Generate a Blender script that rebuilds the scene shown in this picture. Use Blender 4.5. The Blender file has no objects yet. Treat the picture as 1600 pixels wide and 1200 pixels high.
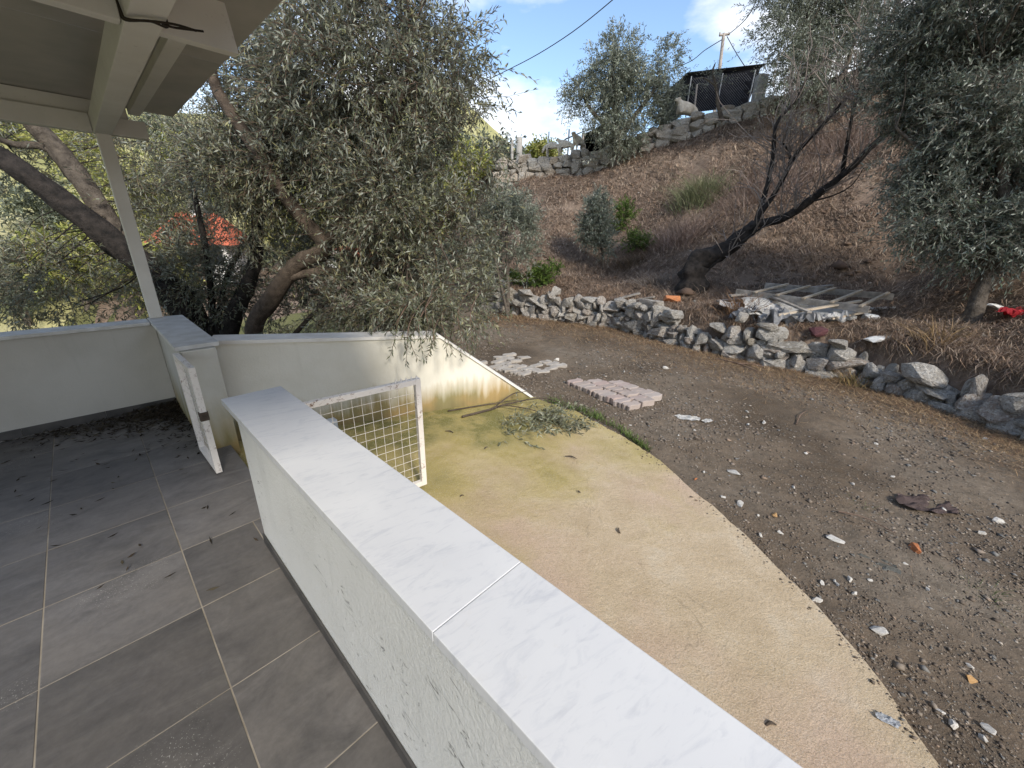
import bpy, bmesh, math, random
import numpy as np
from mathutils import Vector, Matrix, noise as mnoise

random.seed(7)
rng = np.random.default_rng(11)
S = bpy.context.scene
COL = S.collection
PI = math.pi
R_ = math.radians

# ------------------------------------------------------------------ camera
F_PX, PITCH, ROLL, EYE = 620.0, R_(20.07), R_(-1.19), 1.55
fw = np.array([0, math.cos(PITCH), -math.sin(PITCH)])
rt = np.array([1.0, 0, 0])
dn = np.cross(fw, rt)
cr, sr = math.cos(ROLL), math.sin(ROLL)
CAM = np.array([cr * rt + sr * dn, -sr * rt + cr * dn, fw])
cam_d = bpy.data.cameras.new('camera')
cam_d.sensor_width = 36.0
cam_d.lens = F_PX / 1600 * 36
cam_d.clip_start = 0.02
cam_d.clip_end = 2000
cam = bpy.data.objects.new('camera', cam_d)
COL.objects.link(cam)
M = Matrix.Identity(4)
for i in range(3):
    M[i][0] = CAM[0][i]; M[i][1] = -CAM[1][i]; M[i][2] = -CAM[2][i]
M[2][3] = EYE
cam.matrix_world = M
S.camera = cam

# ------------------------------------------------------------------ light
SUN_EL, SUN_AZ = R_(34), math.atan2(0.48, -0.88)     # azimuth of the sun measured from +Y towards +X
SKY_STRENGTH = 0.15
SUN_STRENGTH = 1.6
EXPOSURE = 1.53
w = bpy.data.worlds.new('World'); S.world = w
w.use_nodes = True
nt = w.node_tree; nt.nodes.clear()
def N(nt, t, **kw):
    n = nt.nodes.new(t)
    for k, v in kw.items(): setattr(n, k, v)
    return n
o_ = N(nt, 'ShaderNodeOutputWorld'); bg = N(nt, 'ShaderNodeBackground')
sky = N(nt, 'ShaderNodeTexSky', sky_type='NISHITA', sun_disc=False)
sky.sun_elevation = SUN_EL; sky.sun_rotation = SUN_AZ
sky.altitude = 100; sky.air_density = 1.1; sky.dust_density = 0.6; sky.ozone_density = 2.0
tc = N(nt, 'ShaderNodeTexCoord'); mp = N(nt, 'ShaderNodeMapping')
mp.inputs['Scale'].default_value = (1.0, 1.0, 2.6); mp.inputs['Location'].default_value = (1.2, 0.4, 0.3)
nz = N(nt, 'ShaderNodeTexNoise'); nz.inputs['Scale'].default_value = 1.9; nz.inputs['Detail'].default_value = 7; nz.inputs['Roughness'].default_value = 0.55
nt.links.new(tc.outputs['Generated'], mp.inputs[0]); nt.links.new(mp.outputs[0], nz.inputs['Vector'])
sx = N(nt, 'ShaderNodeSeparateXYZ'); nt.links.new(tc.outputs['Generated'], sx.inputs[0])
hz = N(nt, 'ShaderNodeMapRange'); hz.inputs['From Min'].default_value = 0.20; hz.inputs['From Max'].default_value = 0.38
hz.inputs['To Min'].default_value = 0.16; hz.inputs['To Max'].default_value = 0.0
nt.links.new(sx.outputs['Z'], hz.inputs['Value'])
ad = N(nt, 'ShaderNodeMath', operation='ADD'); nt.links.new(nz.outputs[0], ad.inputs[0]); nt.links.new(hz.outputs[0], ad.inputs[1])
cr_ = N(nt, 'ShaderNodeValToRGB'); cr_.color_ramp.elements[0].position = 0.52; cr_.color_ramp.elements[1].position = 0.70
nt.links.new(ad.outputs[0], cr_.inputs[0])
mx = N(nt, 'ShaderNodeMixRGB'); mx.inputs[2].default_value = (3.8, 3.7, 3.6, 1)
hs = N(nt, 'ShaderNodeHueSaturation'); hs.inputs['Saturation'].default_value = 1.0; hs.inputs['Value'].default_value = 0.60; nt.links.new(sky.outputs[0], hs.inputs['Color'])
nt.links.new(cr_.outputs[0], mx.inputs[0]); nt.links.new(hs.outputs[0], mx.inputs[1])
nt.links.new(mx.outputs[0], bg.inputs[0]); bg.inputs[1].default_value = SKY_STRENGTH
nt.links.new(bg.outputs[0], o_.inputs[0])
sd = bpy.data.lights.new('sun', 'SUN'); sd.energy = SUN_STRENGTH; sd.angle = R_(10); sd.color = (1.0, 0.93, 0.82)
so = bpy.data.objects.new('sun', sd); COL.objects.link(so)
sdir = Vector((math.sin(SUN_AZ) * math.cos(SUN_EL), math.cos(SUN_AZ) * math.cos(SUN_EL), math.sin(SUN_EL)))
so.rotation_euler = sdir.to_track_quat('Z', 'Y').to_euler(); so.location = (20, -20, 30)
S.view_settings.view_transform = 'Standard'; S.view_settings.look = 'None'
S.view_settings.gamma = 1; S.view_settings.use_curve_mapping = False
S.view_settings.exposure = EXPOSURE

# ------------------------------------------------------------------ helpers
def ray(px, py):
    return CAM.T @ np.array([(px - 800) / F_PX, (py - 600) / F_PX, 1.0])
def at(px, py, Y):            # point seen at a pixel of the photograph, Y metres ahead
    d = ray(px, py); t = Y / d[1]
    return np.array([0, 0, EYE]) + d * t
def onz(px, py, z):
    d = ray(px, py); t = (z - EYE) / d[2]
    return np.array([0, 0, EYE]) + d * t
GRID = R_(46.7)               # the terrace's own axes: u along the parapet, w across it
Uax = np.array([-math.sin(GRID), math.cos(GRID), 0]); Wax = np.array([math.cos(GRID), math.sin(GRID), 0])
def uw(u, w_, z=0.0): return Uax * u + Wax * w_ + np.array([0, 0, z])
ROT_UW = Matrix(((Wax[0], Uax[0], 0), (Wax[1], Uax[1], 0), (0, 0, 1)))   # local x = w, local y = u
RZ_UW = math.atan2(Wax[1], Wax[0])

def tag(o, label=None, cat=None, group=None, kind=None):
    if label: o['label'] = label
    if cat: o['category'] = cat
    if group: o['group'] = group
    if kind: o['kind'] = kind
    return o
def empty(name, loc=(0, 0, 0), rz=0.0):
    o = bpy.data.objects.new(name, None); COL.objects.link(o)
    o.location = loc; o.rotation_euler = (0, 0, rz); o.empty_display_size = 0.1
    return o
def link(name, me, parent=None, loc=None, rot=None, scale=None):
    o = bpy.data.objects.new(name, me); COL.objects.link(o)
    if parent is not None: o.parent = parent
    if loc is not None: o.location = loc
    if rot is not None: o.rotation_euler = rot
    if scale is not None: o.scale = scale
    return o
def mesh_np(name, V, Fc, mat=None, col=None, smooth=False):
    V = np.asarray(V, np.float32); Fc = np.asarray(Fc, np.int32)
    me = bpy.data.meshes.new(name)
    n, k = Fc.shape
    me.vertices.add(len(V)); me.vertices.foreach_set('co', V.ravel())
    me.loops.add(n * k); me.loops.foreach_set('vertex_index', Fc.ravel())
    me.polygons.add(n); me.polygons.foreach_set('loop_start', np.arange(0, n * k, k, dtype=np.int32))
    me.polygons.foreach_set('loop_total', np.full(n, k, np.int32))
    if smooth: me.polygons.foreach_set('use_smooth', np.ones(n, bool))
    me.update(calc_edges=True)
    if col is not None:
        a = me.color_attributes.new('Col', 'FLOAT_COLOR', 'POINT')
        c = np.ones((len(V), 4), np.float32); c[:, :3] = col
        a.data.foreach_set('color', c.ravel())
    if mat: me.materials.append(mat)
    return me
def mesh_bm(name, bm, mat, smooth=False):
    me = bpy.data.meshes.new(name); bmesh.ops.recalc_face_normals(bm, faces=bm.faces)
    bm.to_mesh(me); bm.free()
    if smooth:
        for p in me.polygons: p.use_smooth = True
    me.materials.append(mat)
    return me
def bm_box(bm, x0, x1, y0, y1, z0, z1, bevel=0.0, mat=None):
    vs = [bm.verts.new(((x0, x1)[i], (y0, y1)[j], (z0, z1)[k])) for i in (0, 1) for j in (0, 1) for k in (0, 1)]
    fs = [(0, 1, 3, 2), (4, 6, 7, 5), (0, 4, 5, 1), (2, 3, 7, 6), (0, 2, 6, 4), (1, 5, 7, 3)]
    faces = [bm.faces.new([vs[i] for i in f]) for f in fs]
    if mat is not None:
        for v in vs: v.co = mat @ v.co
    if bevel > 0:
        es = list({e for f in faces for e in f.edges})
        bmesh.ops.bevel(bm, geom=es, offset=bevel, segments=2, affect='EDGES', profile=0.6)
    return faces
def box(name, x0, x1, y0, y1, z0, z1, mat, parent=None, bevel=0.0, xf=None):
    bm = bmesh.new(); bm_box(bm, x0, x1, y0, y1, z0, z1, bevel, xf)
    return link(name, mesh_bm(name, bm, mat), parent)
def tube_arrays(pts, rad, sides=6, seed=0, lump=0.0):
    pts = [Vector(p) for p in pts]; n = len(pts)
    V = []; Fq = []
    up = Vector((0.3, 0.2, 1)).normalized()
    prev = None
    for i, p in enumerate(pts):
        t = (pts[min(i + 1, n - 1)] - pts[max(i - 1, 0)]).normalized()
        a = t.cross(up if abs(t.dot(up)) < 0.95 else Vector((1, 0, 0))).normalized() if prev is None else (prev - t * prev.dot(t)).normalized()
        prev = a; b = t.cross(a)
        for k in range(sides):
            th = 2 * PI * k / sides
            r = rad[i] * (1 + (lump * mnoise.noise(Vector((p.x * 6 + math.cos(th) * 1.3 + seed, p.y * 6 + math.sin(th) * 1.3, p.z * 6))) if lump else 0))
            V.append(p + (a * math.cos(th) + b * math.sin(th)) * r)
    for i in range(n - 1):
        for k in range(sides):
            k2 = (k + 1) % sides
            Fq.append((i * sides + k, i * sides + k2, (i + 1) * sides + k2, (i + 1) * sides + k))
    Fq.append((0, 0, 0, 0)); Fq.pop()
    return [tuple(v) for v in V], Fq
def smooth_path(pts, rad, per=5):
    P = [np.array(p, float) for p in pts]; out = []; rr = []
    n = len(P)
    for i in range(n - 1):
        p0 = P[max(i - 1, 0)]; p1 = P[i]; p2 = P[i + 1]; p3 = P[min(i + 2, n - 1)]
        for j in range(per):
            t = j / per
            out.append(0.5 * ((2 * p1) + (-p0 + p2) * t + (2 * p0 - 5 * p1 + 4 * p2 - p3) * t * t + (-p0 + 3 * p1 - 3 * p2 + p3) * t ** 3))
            rr.append(rad[i] * (1 - t) + rad[i + 1] * t)
    out.append(P[-1]); rr.append(rad[-1])
    return out, rr
class Tubes:
    def __init__(s): s.V = []; s.F = []
    def add(s, pts, rad, sides=6, smooth=0, lump=0.0):
        if smooth: pts, rad = smooth_path(pts, rad, smooth)
        v, f = tube_arrays(pts, rad, sides, len(s.V), lump); o = len(s.V)
        s.V += v; s.F += [tuple(i + o for i in q) for q in f]
    def build(s, name, mat, parent=None, sm=True):
        return link(name, mesh_np(name, s.V, s.F, mat, smooth=sm), parent)
def ico(sub):
    bm = bmesh.new(); bmesh.ops.create_icosphere(bm, subdivisions=sub, radius=1)
    V = np.array([v.co for v in bm.verts]); Fc = np.array([[v.index for v in f.verts] for f in bm.faces]); bm.free()
    return V, Fc

# ------------------------------------------------------------------ materials
def mat_new(name, rough=0.8, spec=0.3):
    m = bpy.data.materials.new(name); m.use_nodes = True
    t = m.node_tree; b = t.nodes['Principled BSDF']
    b.inputs['Roughness'].default_value = rough
    b.inputs['Specular IOR Level'].default_value = spec
    return m, t, b
def ramp(t, src, stops):
    r = t.nodes.new('ShaderNodeValToRGB'); e = r.color_ramp.elements
    while len(e) < len(stops): e.new(0.5)
    for el, (p, c) in zip(e, stops): el.position = p; el.color = (*c, 1) if len(c) == 3 else c
    t.links.new(src, r.inputs[0]); return r
def coords(t, kind='Object', scale=(1, 1, 1), rnd=False, rot=(0, 0, 0)):
    c = t.nodes.new('ShaderNodeTexCoord'); m = t.nodes.new('ShaderNodeMapping')
    m.inputs['Scale'].default_value = scale; m.inputs['Rotation'].default_value = rot
    if kind == 'World':
        g = t.nodes.new('ShaderNodeNewGeometry'); t.links.new(g.outputs['Position'], m.inputs[0])
    else: t.links.new(c.outputs[kind], m.inputs[0])
    if rnd:
        i = t.nodes.new('ShaderNodeObjectInfo'); mm = t.nodes.new('ShaderNodeMath'); mm.operation = 'MULTIPLY'; mm.inputs[1].default_value = 37.0
        t.links.new(i.outputs['Random'], mm.inputs[0]); t.links.new(mm.outputs[0], m.inputs['Location'])
    return m.outputs[0]
def tnoise(t, vec, scale, detail=5, rough=0.55, dist=0.0):
    n = t.nodes.new('ShaderNodeTexNoise'); n.inputs['Scale'].default_value = scale; n.inputs['Detail'].default_value = detail
    n.inputs['Roughness'].default_value = rough; n.inputs['Distortion'].default_value = dist
    t.links.new(vec, n.inputs['Vector']); return n.outputs[0]
def mixc(t, fac, a, b, mode='MIX'):
    m = t.nodes.new('ShaderNodeMixRGB'); m.blend_type = mode
    for i, s in ((0, fac), (1, a), (2, b)):
        if isinstance(s, (int, float)): m.inputs[i].default_value = s
        elif isinstance(s, tuple): m.inputs[i].default_value = (*s, 1)
        else: t.links.new(s, m.inputs[i])
    return m.outputs[0]
def math_(t, op, a, b=None, clamp=False):
    m = t.nodes.new('ShaderNodeMath'); m.operation = op; m.use_clamp = clamp
    for i, s in enumerate((a, b)):
        if s is None: continue
        if isinstance(s, (int, float)): m.inputs[i].default_value = s
        else: t.links.new(s, m.inputs[i])
    return m.outputs[0]
def maprange(t, v, a, b, c=0.0, d=1.0):
    m = t.nodes.new('ShaderNodeMapRange'); m.inputs[1].default_value = a; m.inputs[2].default_value = b; m.inputs[3].default_value = c; m.inputs[4].default_value = d
    t.links.new(v, m.inputs[0]); return m.outputs[0]
def bump(t, b, h, strength=0.3, dist=0.01):
    n = t.nodes.new('ShaderNodeBump'); n.inputs['Strength'].default_value = strength; n.inputs['Distance'].default_value = dist
    t.links.new(h, n.inputs['Height']); t.links.new(n.outputs[0], b.inputs['Normal'])
def obj_random(t):
    return t.nodes.new('ShaderNodeObjectInfo').outputs['Random']
def simple(name, c0, c1, scale=8, rough=0.8, bs=0.2, bd=0.01, kind='Object', detail=6, rnd=False, spec=0.3, bscale=None):
    m, t, b = mat_new(name, rough, spec)
    v = coords(t, kind, rnd=rnd); n = tnoise(t, v, scale, detail)
    r = ramp(t, n, [(0.32, c0), (0.68, c1)])
    t.links.new(r.outputs[0], b.inputs['Base Color'])
    if bs: bump(t, b, tnoise(t, v, bscale or scale * 4, 6, 0.65), bs, bd)
    return m
def colattr(name, rough=0.7, spec=0.2, transl=0.0, silver=None, bs=0.0):
    m, t, b = mat_new(name, rough, spec)
    a = t.nodes.new('ShaderNodeVertexColor'); a.layer_name = 'Col'
    c = a.outputs[0]
    if silver:
        g = t.nodes.new('ShaderNodeNewGeometry')
        lighter = mixc(t, 0.72, c, silver)
        c = mixc(t, g.outputs['Backfacing'], c, lighter)
    t.links.new(c, b.inputs['Base Color'])
    if transl:
        tr = t.nodes.new('ShaderNodeBsdfTranslucent'); t.links.new(c, tr.inputs[0])
        mixs = t.nodes.new('ShaderNodeMixShader'); mixs.inputs[0].default_value = transl
        o = t.nodes['Material Output']
        t.links.new(b.outputs[0], mixs.inputs[1]); t.links.new(tr.outputs[0], mixs.inputs[2]); t.links.new(mixs.outputs[0], o.inputs[0])
    return m

# terrace tile: slate grey with streaks along w
m_tile, t, b = mat_new('slate_tile', 0.42, 0.4)
v = coords(t, 'Object', (1.0, 2.0, 1.0), rnd=True); n1 = tnoise(t, v, 3.6, 9, 0.68, 0.9)
v2 = coords(t, 'Object', (1, 1, 1), rnd=True); n2 = tnoise(t, v2, 3.5, 6, 0.65); n3 = tnoise(t, v2, 38, 5, 0.7)
c = ramp(t, n1, [(0.28, (0.075, 0.071, 0.068)), (0.5, (0.118, 0.110, 0.105)), (0.72, (0.165, 0.155, 0.146))]).outputs[0]
c = mixc(t, maprange(t, n2, 0.42, 0.66, 0, 0.7), c, (0.150, 0.138, 0.126))
c = mixc(t, 0.35, c, ramp(t, n3, [(0.3, (0.4, 0.4, 0.4)), (0.7, (1, 1, 1))]).outputs[0], 'MULTIPLY')
hv = t.nodes.new('ShaderNodeHueSaturation'); t.links.new(c, hv.inputs['Color']); t.links.new(maprange(t, obj_random(t), 0, 1, 0.80, 1.2), hv.inputs['Value'])
# efflorescence dust specks near the parapet
wv = coords(t, 'World'); dust = tnoise(t, wv, 120, 3, 0.8); patch = tnoise(t, wv, 2.4, 3)
dm = math_(t, 'MULTIPLY', maprange(t, dust, 0.60, 0.66), maprange(t, patch, 0.56, 0.68))
c = mixc(t, dm, hv.outputs[0], (0.42, 0.41, 0.38))
t.links.new(c, b.inputs['Base Color'])
t.links.new(maprange(t, n1, 0.3, 0.7, 0.50, 0.34), b.inputs['Roughness'])
bump(t, b, n1, 0.25, 0.004)
m_grout = simple('grout', (0.20, 0.17, 0.13), (0.33, 0.295, 0.245), 6, 0.95, 0.3, 0.003, 'World')
m_skirt = simple('skirting_slate', (0.045, 0.044, 0.043), (0.085, 0.08, 0.076), 9, 0.5, 0.15, 0.003, rnd=True)

# rendered white wall with hairline cracks and grime
def wall_mat(name, base, dirt, crack=0.0, rough_amt=0.5, moss=None):
    m, t, b = mat_new(name, 0.9, 0.15)
    v = coords(t, 'World'); n = tnoise(t, v, 2.2, 6, 0.6); nf = tnoise(t, v, 60, 6, 0.7)
    vs = coords(t, 'World', (3, 3, 0.35)); st = tnoise(t, vs, 3.0, 5, 0.6)
    c = mixc(t, maprange(t, n, 0.42, 0.72, 0, 0.55), base, dirt)
    c = mixc(t, maprange(t, st, 0.58, 0.78, 0, 0.22), c, tuple(x * 0.62 for x in dirt))
    h = nf
    if crack:
        vo = t.nodes.new('ShaderNodeTexNoise'); vc = coords(t, 'Object', (1.0, 0.42, 1.5), rot=(0.35, 0, 0))
        vo.inputs['Scale'].default_value = 2.3; vo.inputs['Detail'].default_value = 5; vo.inputs['Roughness'].default_value = 0.6; vo.inputs['Distortion'].default_value = 1.1
        t.links.new(vc, vo.inputs['Vector'])
        line = math_(t, 'ABSOLUTE', math_(t, 'SUBTRACT', vo.outputs[0], 0.5))
        lm = maprange(t, line, 0.0, 0.0075, 1.0, 0.0)
        brk = maprange(t, tnoise(t, v, 7, 3), 0.50, 0.60)
        lowm = maprange(t, tnoise(t, v, 1.3, 2), 0.44, 0.54)
        lm = math_(t, 'MULTIPLY', math_(t, 'MULTIPLY', lm, brk), lowm)
        c = mixc(t, math_(t, 'MULTIPLY', lm, crack), c, (0.10, 0.10, 0.095))
        fl = math_(t, 'MULTIPLY', maprange(t, tnoise(t, v, 26, 4, 0.7), 0.63, 0.68), lowm)
        c = mixc(t, math_(t, 'MULTIPLY', fl, 0.6 * crack), c, (0.13, 0.13, 0.12))
    if moss:      # damp yellow algae that climbs from the foot of the wall
        g = t.nodes.new('ShaderNodeNewGeometry'); s = t.nodes.new('ShaderNodeSeparateXYZ'); t.links.new(g.outputs['Position'], s.inputs[0])
        hgt = math_(t, 'ADD', s.outputs[2], math_(t, 'MULTIPLY', math_(t, 'SUBTRACT', st, 0.5), 0.5))
        c = mixc(t, maprange(t, hgt, moss[0], moss[1], 0.9, 0.0), c, mixc(t, maprange(t, n, 0.4, 0.6), (0.36, 0.24, 0.075), (0.22, 0.19, 0.07)))
        c = mixc(t, maprange(t, hgt, moss[0] - 0.25, moss[0] + 0.06, 0.8, 0.0), c, (0.13, 0.10, 0.045))
    t.links.new(c, b.inputs['Base Color'])
    bump(t, b, h, rough_amt, 0.004)
    return m
m_parapet = wall_mat('parapet_render', (0.62, 0.62, 0.60), (0.53, 0.53, 0.505), 0.95, 0.9)
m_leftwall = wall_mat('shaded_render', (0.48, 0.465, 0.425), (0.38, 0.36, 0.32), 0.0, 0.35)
m_pillar = wall_mat('pillar_render', (0.52, 0.51, 0.46), (0.38, 0.36, 0.29), 0.0, 0.4, moss=(0.0, 0.42))
m_farwall = wall_mat('garden_wall_render', (0.70, 0.675, 0.60), (0.54, 0.51, 0.42), 0.0, 0.5, moss=(-0.02, 0.20))
# marble
m_marble, t, b = mat_new('marble', 0.32, 0.4)
v = coords(t, 'World', (1, 1, 1), rot=(0, 0, -0.62)); vst = t.nodes.new('ShaderNodeMapping'); vst.inputs['Scale'].default_value = (1.0, 3.4, 1.0); t.links.new(v, vst.inputs[0])
n = tnoise(t, vst.outputs[0], 9.0, 10, 0.68, 1.1); nb = tnoise(t, v, 2.6, 5, 0.5, 0.4); nd = tnoise(t, v, 22, 5, 0.7); nw = tnoise(t, vst.outputs[0], 16.0, 6, 0.6, 0.5)
c = mixc(t, maprange(t, nb, 0.35, 0.7), (0.67, 0.672, 0.675), (0.59, 0.595, 0.61))
c = mixc(t, math_(t, 'MULTIPLY', maprange(t, n, 0.51, 0.68, 0, 0.8), maprange(t, nb, 0.38, 0.60, 0.3, 1.0)), c, (0.47, 0.485, 0.52))
c = mixc(t, maprange(t, nw, 0.58, 0.74, 0, 0.55), c, (0.47, 0.48, 0.51))
c = mixc(t, maprange(t, nd, 0.62, 0.82, 0, 0.25), c, (0.52, 0.48, 0.41))
t.links.new(c, b.inputs['Base Color']); t.links.new(maprange(t, nd, 0.3, 0.7, 0.28, 0.42), b.inputs['Roughness'])
m_marble_old = simple('weathered_marble', (0.46, 0.45, 0.42), (0.62, 0.62, 0.61), 9, 0.6, 0.15, 0.003, 'World')
m_coping_paint = simple('painted_coping', (0.64, 0.61, 0.56), (0.76, 0.74, 0.70), 7, 0.8, 0.2, 0.004, 'World')
# wood / roof
m_whitewood, t, b = mat_new('white_painted_wood', 0.6, 0.3)
v = coords(t, 'World'); n = tnoise(t, v, 3.0, 6); n2 = tnoise(t, v, 26, 5, 0.7)
c = mixc(t, maprange(t, n, 0.35, 0.7), (0.76, 0.735, 0.675), (0.66, 0.63, 0.565))
c = mixc(t, maprange(t, n2, 0.62, 0.74, 0, 0.5), c, (0.36, 0.32, 0.26))
t.links.new(c, b.inputs['Base Color']); bump(t, b, n2, 0.15, 0.003)
m_poly, t, b = mat_new('roof_polycarbonate', 0.55, 0.3)
v = coords(t, 'Object', (1, 1, 1)); wv = t.nodes.new('ShaderNodeTexWave'); wv.bands_direction = 'Y'; wv.inputs['Scale'].default_value = 26; wv.inputs['Distortion'].default_value = 0.3
t.links.new(v, wv.inputs[0])
n = tnoise(t, v, 2.6, 5, 0.6)
c = mixc(t, maprange(t, n, 0.35, 0.65), (0.52, 0.48, 0.42), (0.42, 0.40, 0.345)); c = mixc(t, math_(t, 'MULTIPLY', wv.outputs[1], 0.16), c, (0.24, 0.22, 0.19))
t.links.new(c, b.inputs['Base Color']); bump(t, b, wv.outputs[1], 0.25, 0.004)
tr = t.nodes.new('ShaderNodeBsdfTranslucent'); t.links.new(c, tr.inputs[0]); ms = t.nodes.new('ShaderNodeMixShader'); ms.inputs[0].default_value = 0.20
t.links.new(b.outputs[0], ms.inputs[1]); t.links.new(tr.outputs[0], ms.inputs[2]); t.links.new(ms.outputs[0], t.nodes['Material Output'].inputs[0])
m_wire = simple('dark_wire', (0.02, 0.015, 0.012), (0.04, 0.03, 0.02), 20, 0.7, 0)
# metal gates: chipped white paint over rust
m_gate, t, b = mat_new('chipped_white_metal', 0.55, 0.4)
v = coords(t, 'World'); n = tnoise(t, v, 45, 8, 0.8); n2 = tnoise(t, v, 5, 4)
msk = math_(t, 'MULTIPLY', maprange(t, n, 0.54, 0.60), maprange(t, n2, 0.48, 0.60))
c = mixc(t, msk, mixc(t, n2, (0.66, 0.62, 0.57), (0.74, 0.70, 0.65)), mixc(t, n, (0.10, 0.045, 0.022), (0.20, 0.10, 0.055)))
t.links.new(c, b.inputs['Base Color']); bump(t, b, n, 0.3, 0.002)
# concrete apron with algae
m_apron, t, b = mat_new('mossy_concrete', 0.9, 0.15)
v = coords(t, 'World'); n1 = tnoise(t, v, 1.1, 5, 0.6); n2 = tnoise(t, v, 4.5, 6, 0.65); ns = tnoise(t, v, 150, 5, 0.8); ns2 = tnoise(t, v, 210, 3, 0.8)
g = t.nodes.new('ShaderNodeNewGeometry'); s = t.nodes.new('ShaderNodeSeparateXYZ'); t.links.new(g.outputs['Position'], s.inputs[0])
wet = math_(t, 'ADD', maprange(t, math_(t, 'SUBTRACT', s.outputs[1], math_(t, 'MULTIPLY', s.outputs[0], 0.75)), 0.35, 3.7), math_(t, 'MULTIPLY', math_(t, 'SUBTRACT', n1, 0.5), 1.6))
c = ramp(t, n2, [(0.3, (0.50, 0.385, 0.245)), (0.55, (0.61, 0.485, 0.33)), (0.75, (0.67, 0.575, 0.435))]).outputs[0]
c = mixc(t, maprange(t, tnoise(t, v, 0.9, 4), 0.46, 0.60, 0, 0.65), c, (0.60, 0.435, 0.335))
c = mixc(t, maprange(t, wet, 0.36, 0.74, 0, 0.85), c, mixc(t, maprange(t, n2, 0.35, 0.6), (0.36, 0.295, 0.07), (0.48, 0.385, 0.14)))
c = mixc(t, math_(t, 'MULTIPLY', maprange(t, wet, 0.70, 1.0), maprange(t, n2, 0.42, 0.58, 0.25, 0.95)), c, (0.16, 0.155, 0.035))
c = mixc(t, maprange(t, ns, 0.48, 0.60, 0, 0.45), c, (0.26, 0.20, 0.12)); c = mixc(t, maprange(t, ns2, 0.56, 0.66, 0, 0.65), c, (0.70, 0.65, 0.55))
crk = t.nodes.new('ShaderNodeTexNoise'); crk.inputs['Scale'].default_value = 0.9; crk.inputs['Detail'].default_value = 6; crk.inputs['Distortion'].default_value = 0.8; t.links.new(v, crk.inputs['Vector'])
cl = maprange(t, math_(t, 'ABSOLUTE', math_(t, 'SUBTRACT', crk.outputs[0], 0.47)), 0, 0.0012, 0.35, 0)
c = mixc(t, cl, c, (0.16, 0.13, 0.09))
t.links.new(c, b.inputs['Base Color']); bump(t, b, math_(t, 'ADD', ns, math_(t, 'MULTIPLY', tnoise(t, v, 34, 4), 0.8)), 0.9, 0.008)
# ground
def ground_mat(name, stops, fine, speck, s1=0.9, bsd=0.02):
    m, t, b = mat_new(name, 0.95, 0.1)
    v = coords(t, 'World'); n1 = tnoise(t, v, s1, 6, 0.6); n2 = tnoise(t, v, 11, 6, 0.7); n3 = tnoise(t, v, 70, 5, 0.8)
    c = ramp(t, n1, stops).outputs[0]
    c = mixc(t, maprange(t, n2, 0.42, 0.66, 0, 0.75), c, fine)
    c = mixc(t, maprange(t, n3, 0.57, 0.68, 0, 0.8), c, speck)
    c = mixc(t, maprange(t, n3, 0.42, 0.30, 0, 0.7), c, (0.035, 0.028, 0.022))
    t.links.new(c, b.inputs['Base Color'])
    bump(t, b, math_(t, 'ADD', n2, math_(t, 'MULTIPLY', n3, 0.5)), 0.8, bsd)
    return m
m_road = ground_mat('dirt_gravel', [(0.35, (0.098, 0.072, 0.049)), (0.5, (0.168, 0.128, 0.091)), (0.66, (0.205, 0.168, 0.128))], (0.100, 0.082, 0.063), (0.30, 0.27, 0.22))
m_hill = ground_mat('dry_hillside', [(0.35, (0.155, 0.112, 0.083)), (0.55, (0.215, 0.160, 0.120)), (0.72, (0.28, 0.215, 0.158))], (0.11, 0.078, 0.058), (0.36, 0.29, 0.215))
m_far = ground_mat('sunny_scrub_ground', [(0.35, (0.26, 0.26, 0.10)), (0.55, (0.42, 0.39, 0.19)), (0.7, (0.52, 0.47, 0.30))], (0.22, 0.22, 0.09), (0.5, 0.46, 0.3), 0.12, 0.05)  # sunlight on the far hills is put into this brighter ground colour
m_valley = ground_mat('valley_grass_ground', [(0.35, (0.09, 0.10, 0.04)), (0.55, (0.16, 0.16, 0.06)), (0.7, (0.22, 0.19, 0.11))], (0.10, 0.09, 0.05), (0.3, 0.27, 0.18), 0.4)
# stones (object-random tint)
def stone_mat(name, stops, lich):
    m, t, b = mat_new(name, 0.92, 0.15)
    v = coords(t, 'Object', rnd=True); n = tnoise(t, v, 2.4, 7, 0.65); n2 = tnoise(t, v, 9, 6, 0.7)
    c = ramp(t, obj_random(t), stops).outputs[0]
    c = mixc(t, maprange(t, n, 0.40, 0.65, 0, 0.7), c, mixc(t, 0.5, c, (0.62, 0.61, 0.58)))
    c = mixc(t, maprange(t, tnoise(t, v, 4.0, 6, 0.7), 0.50, 0.60, 0, 0.75), c, lich)
    c = mixc(t, maprange(t, n2, 0.47, 0.34, 0, 0.85), c, (0.095, 0.080, 0.066))
    t.links.new(c, b.inputs['Base Color']); bump(t, b, math_(t, 'ADD', n, math_(t, 'MULTIPLY', n2, 0.6)), 0.9, 0.12)
    return m
m_stone = stone_mat('grey_limestone', [(0.0, (0.34, 0.305, 0.26)), (0.30, (0.45, 0.41, 0.355)), (0.5, (0.35, 0.265, 0.205)), (0.7, (0.53, 0.495, 0.44)), (0.85, (0.38, 0.35, 0.305)), (1.0, (0.38, 0.305, 0.205))], (0.71, 0.68, 0.62))
m_stone_up = stone_mat('warm_limestone', [(0.0, (0.36, 0.31, 0.25)), (0.5, (0.43, 0.38, 0.32)), (0.8, (0.40, 0.31, 0.22)), (1.0, (0.44, 0.42, 0.38))], (0.52, 0.48, 0.42))
m_pebble_white = simple('pale_stone', (0.46, 0.43, 0.38), (0.62, 0.60, 0.56), 3, 0.9, 0.4, 0.05, rnd=True)
m_brickbit = simple('orange_brick', (0.36, 0.12, 0.045), (0.50, 0.20, 0.085), 4, 0.9, 0.4, 0.05)
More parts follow.
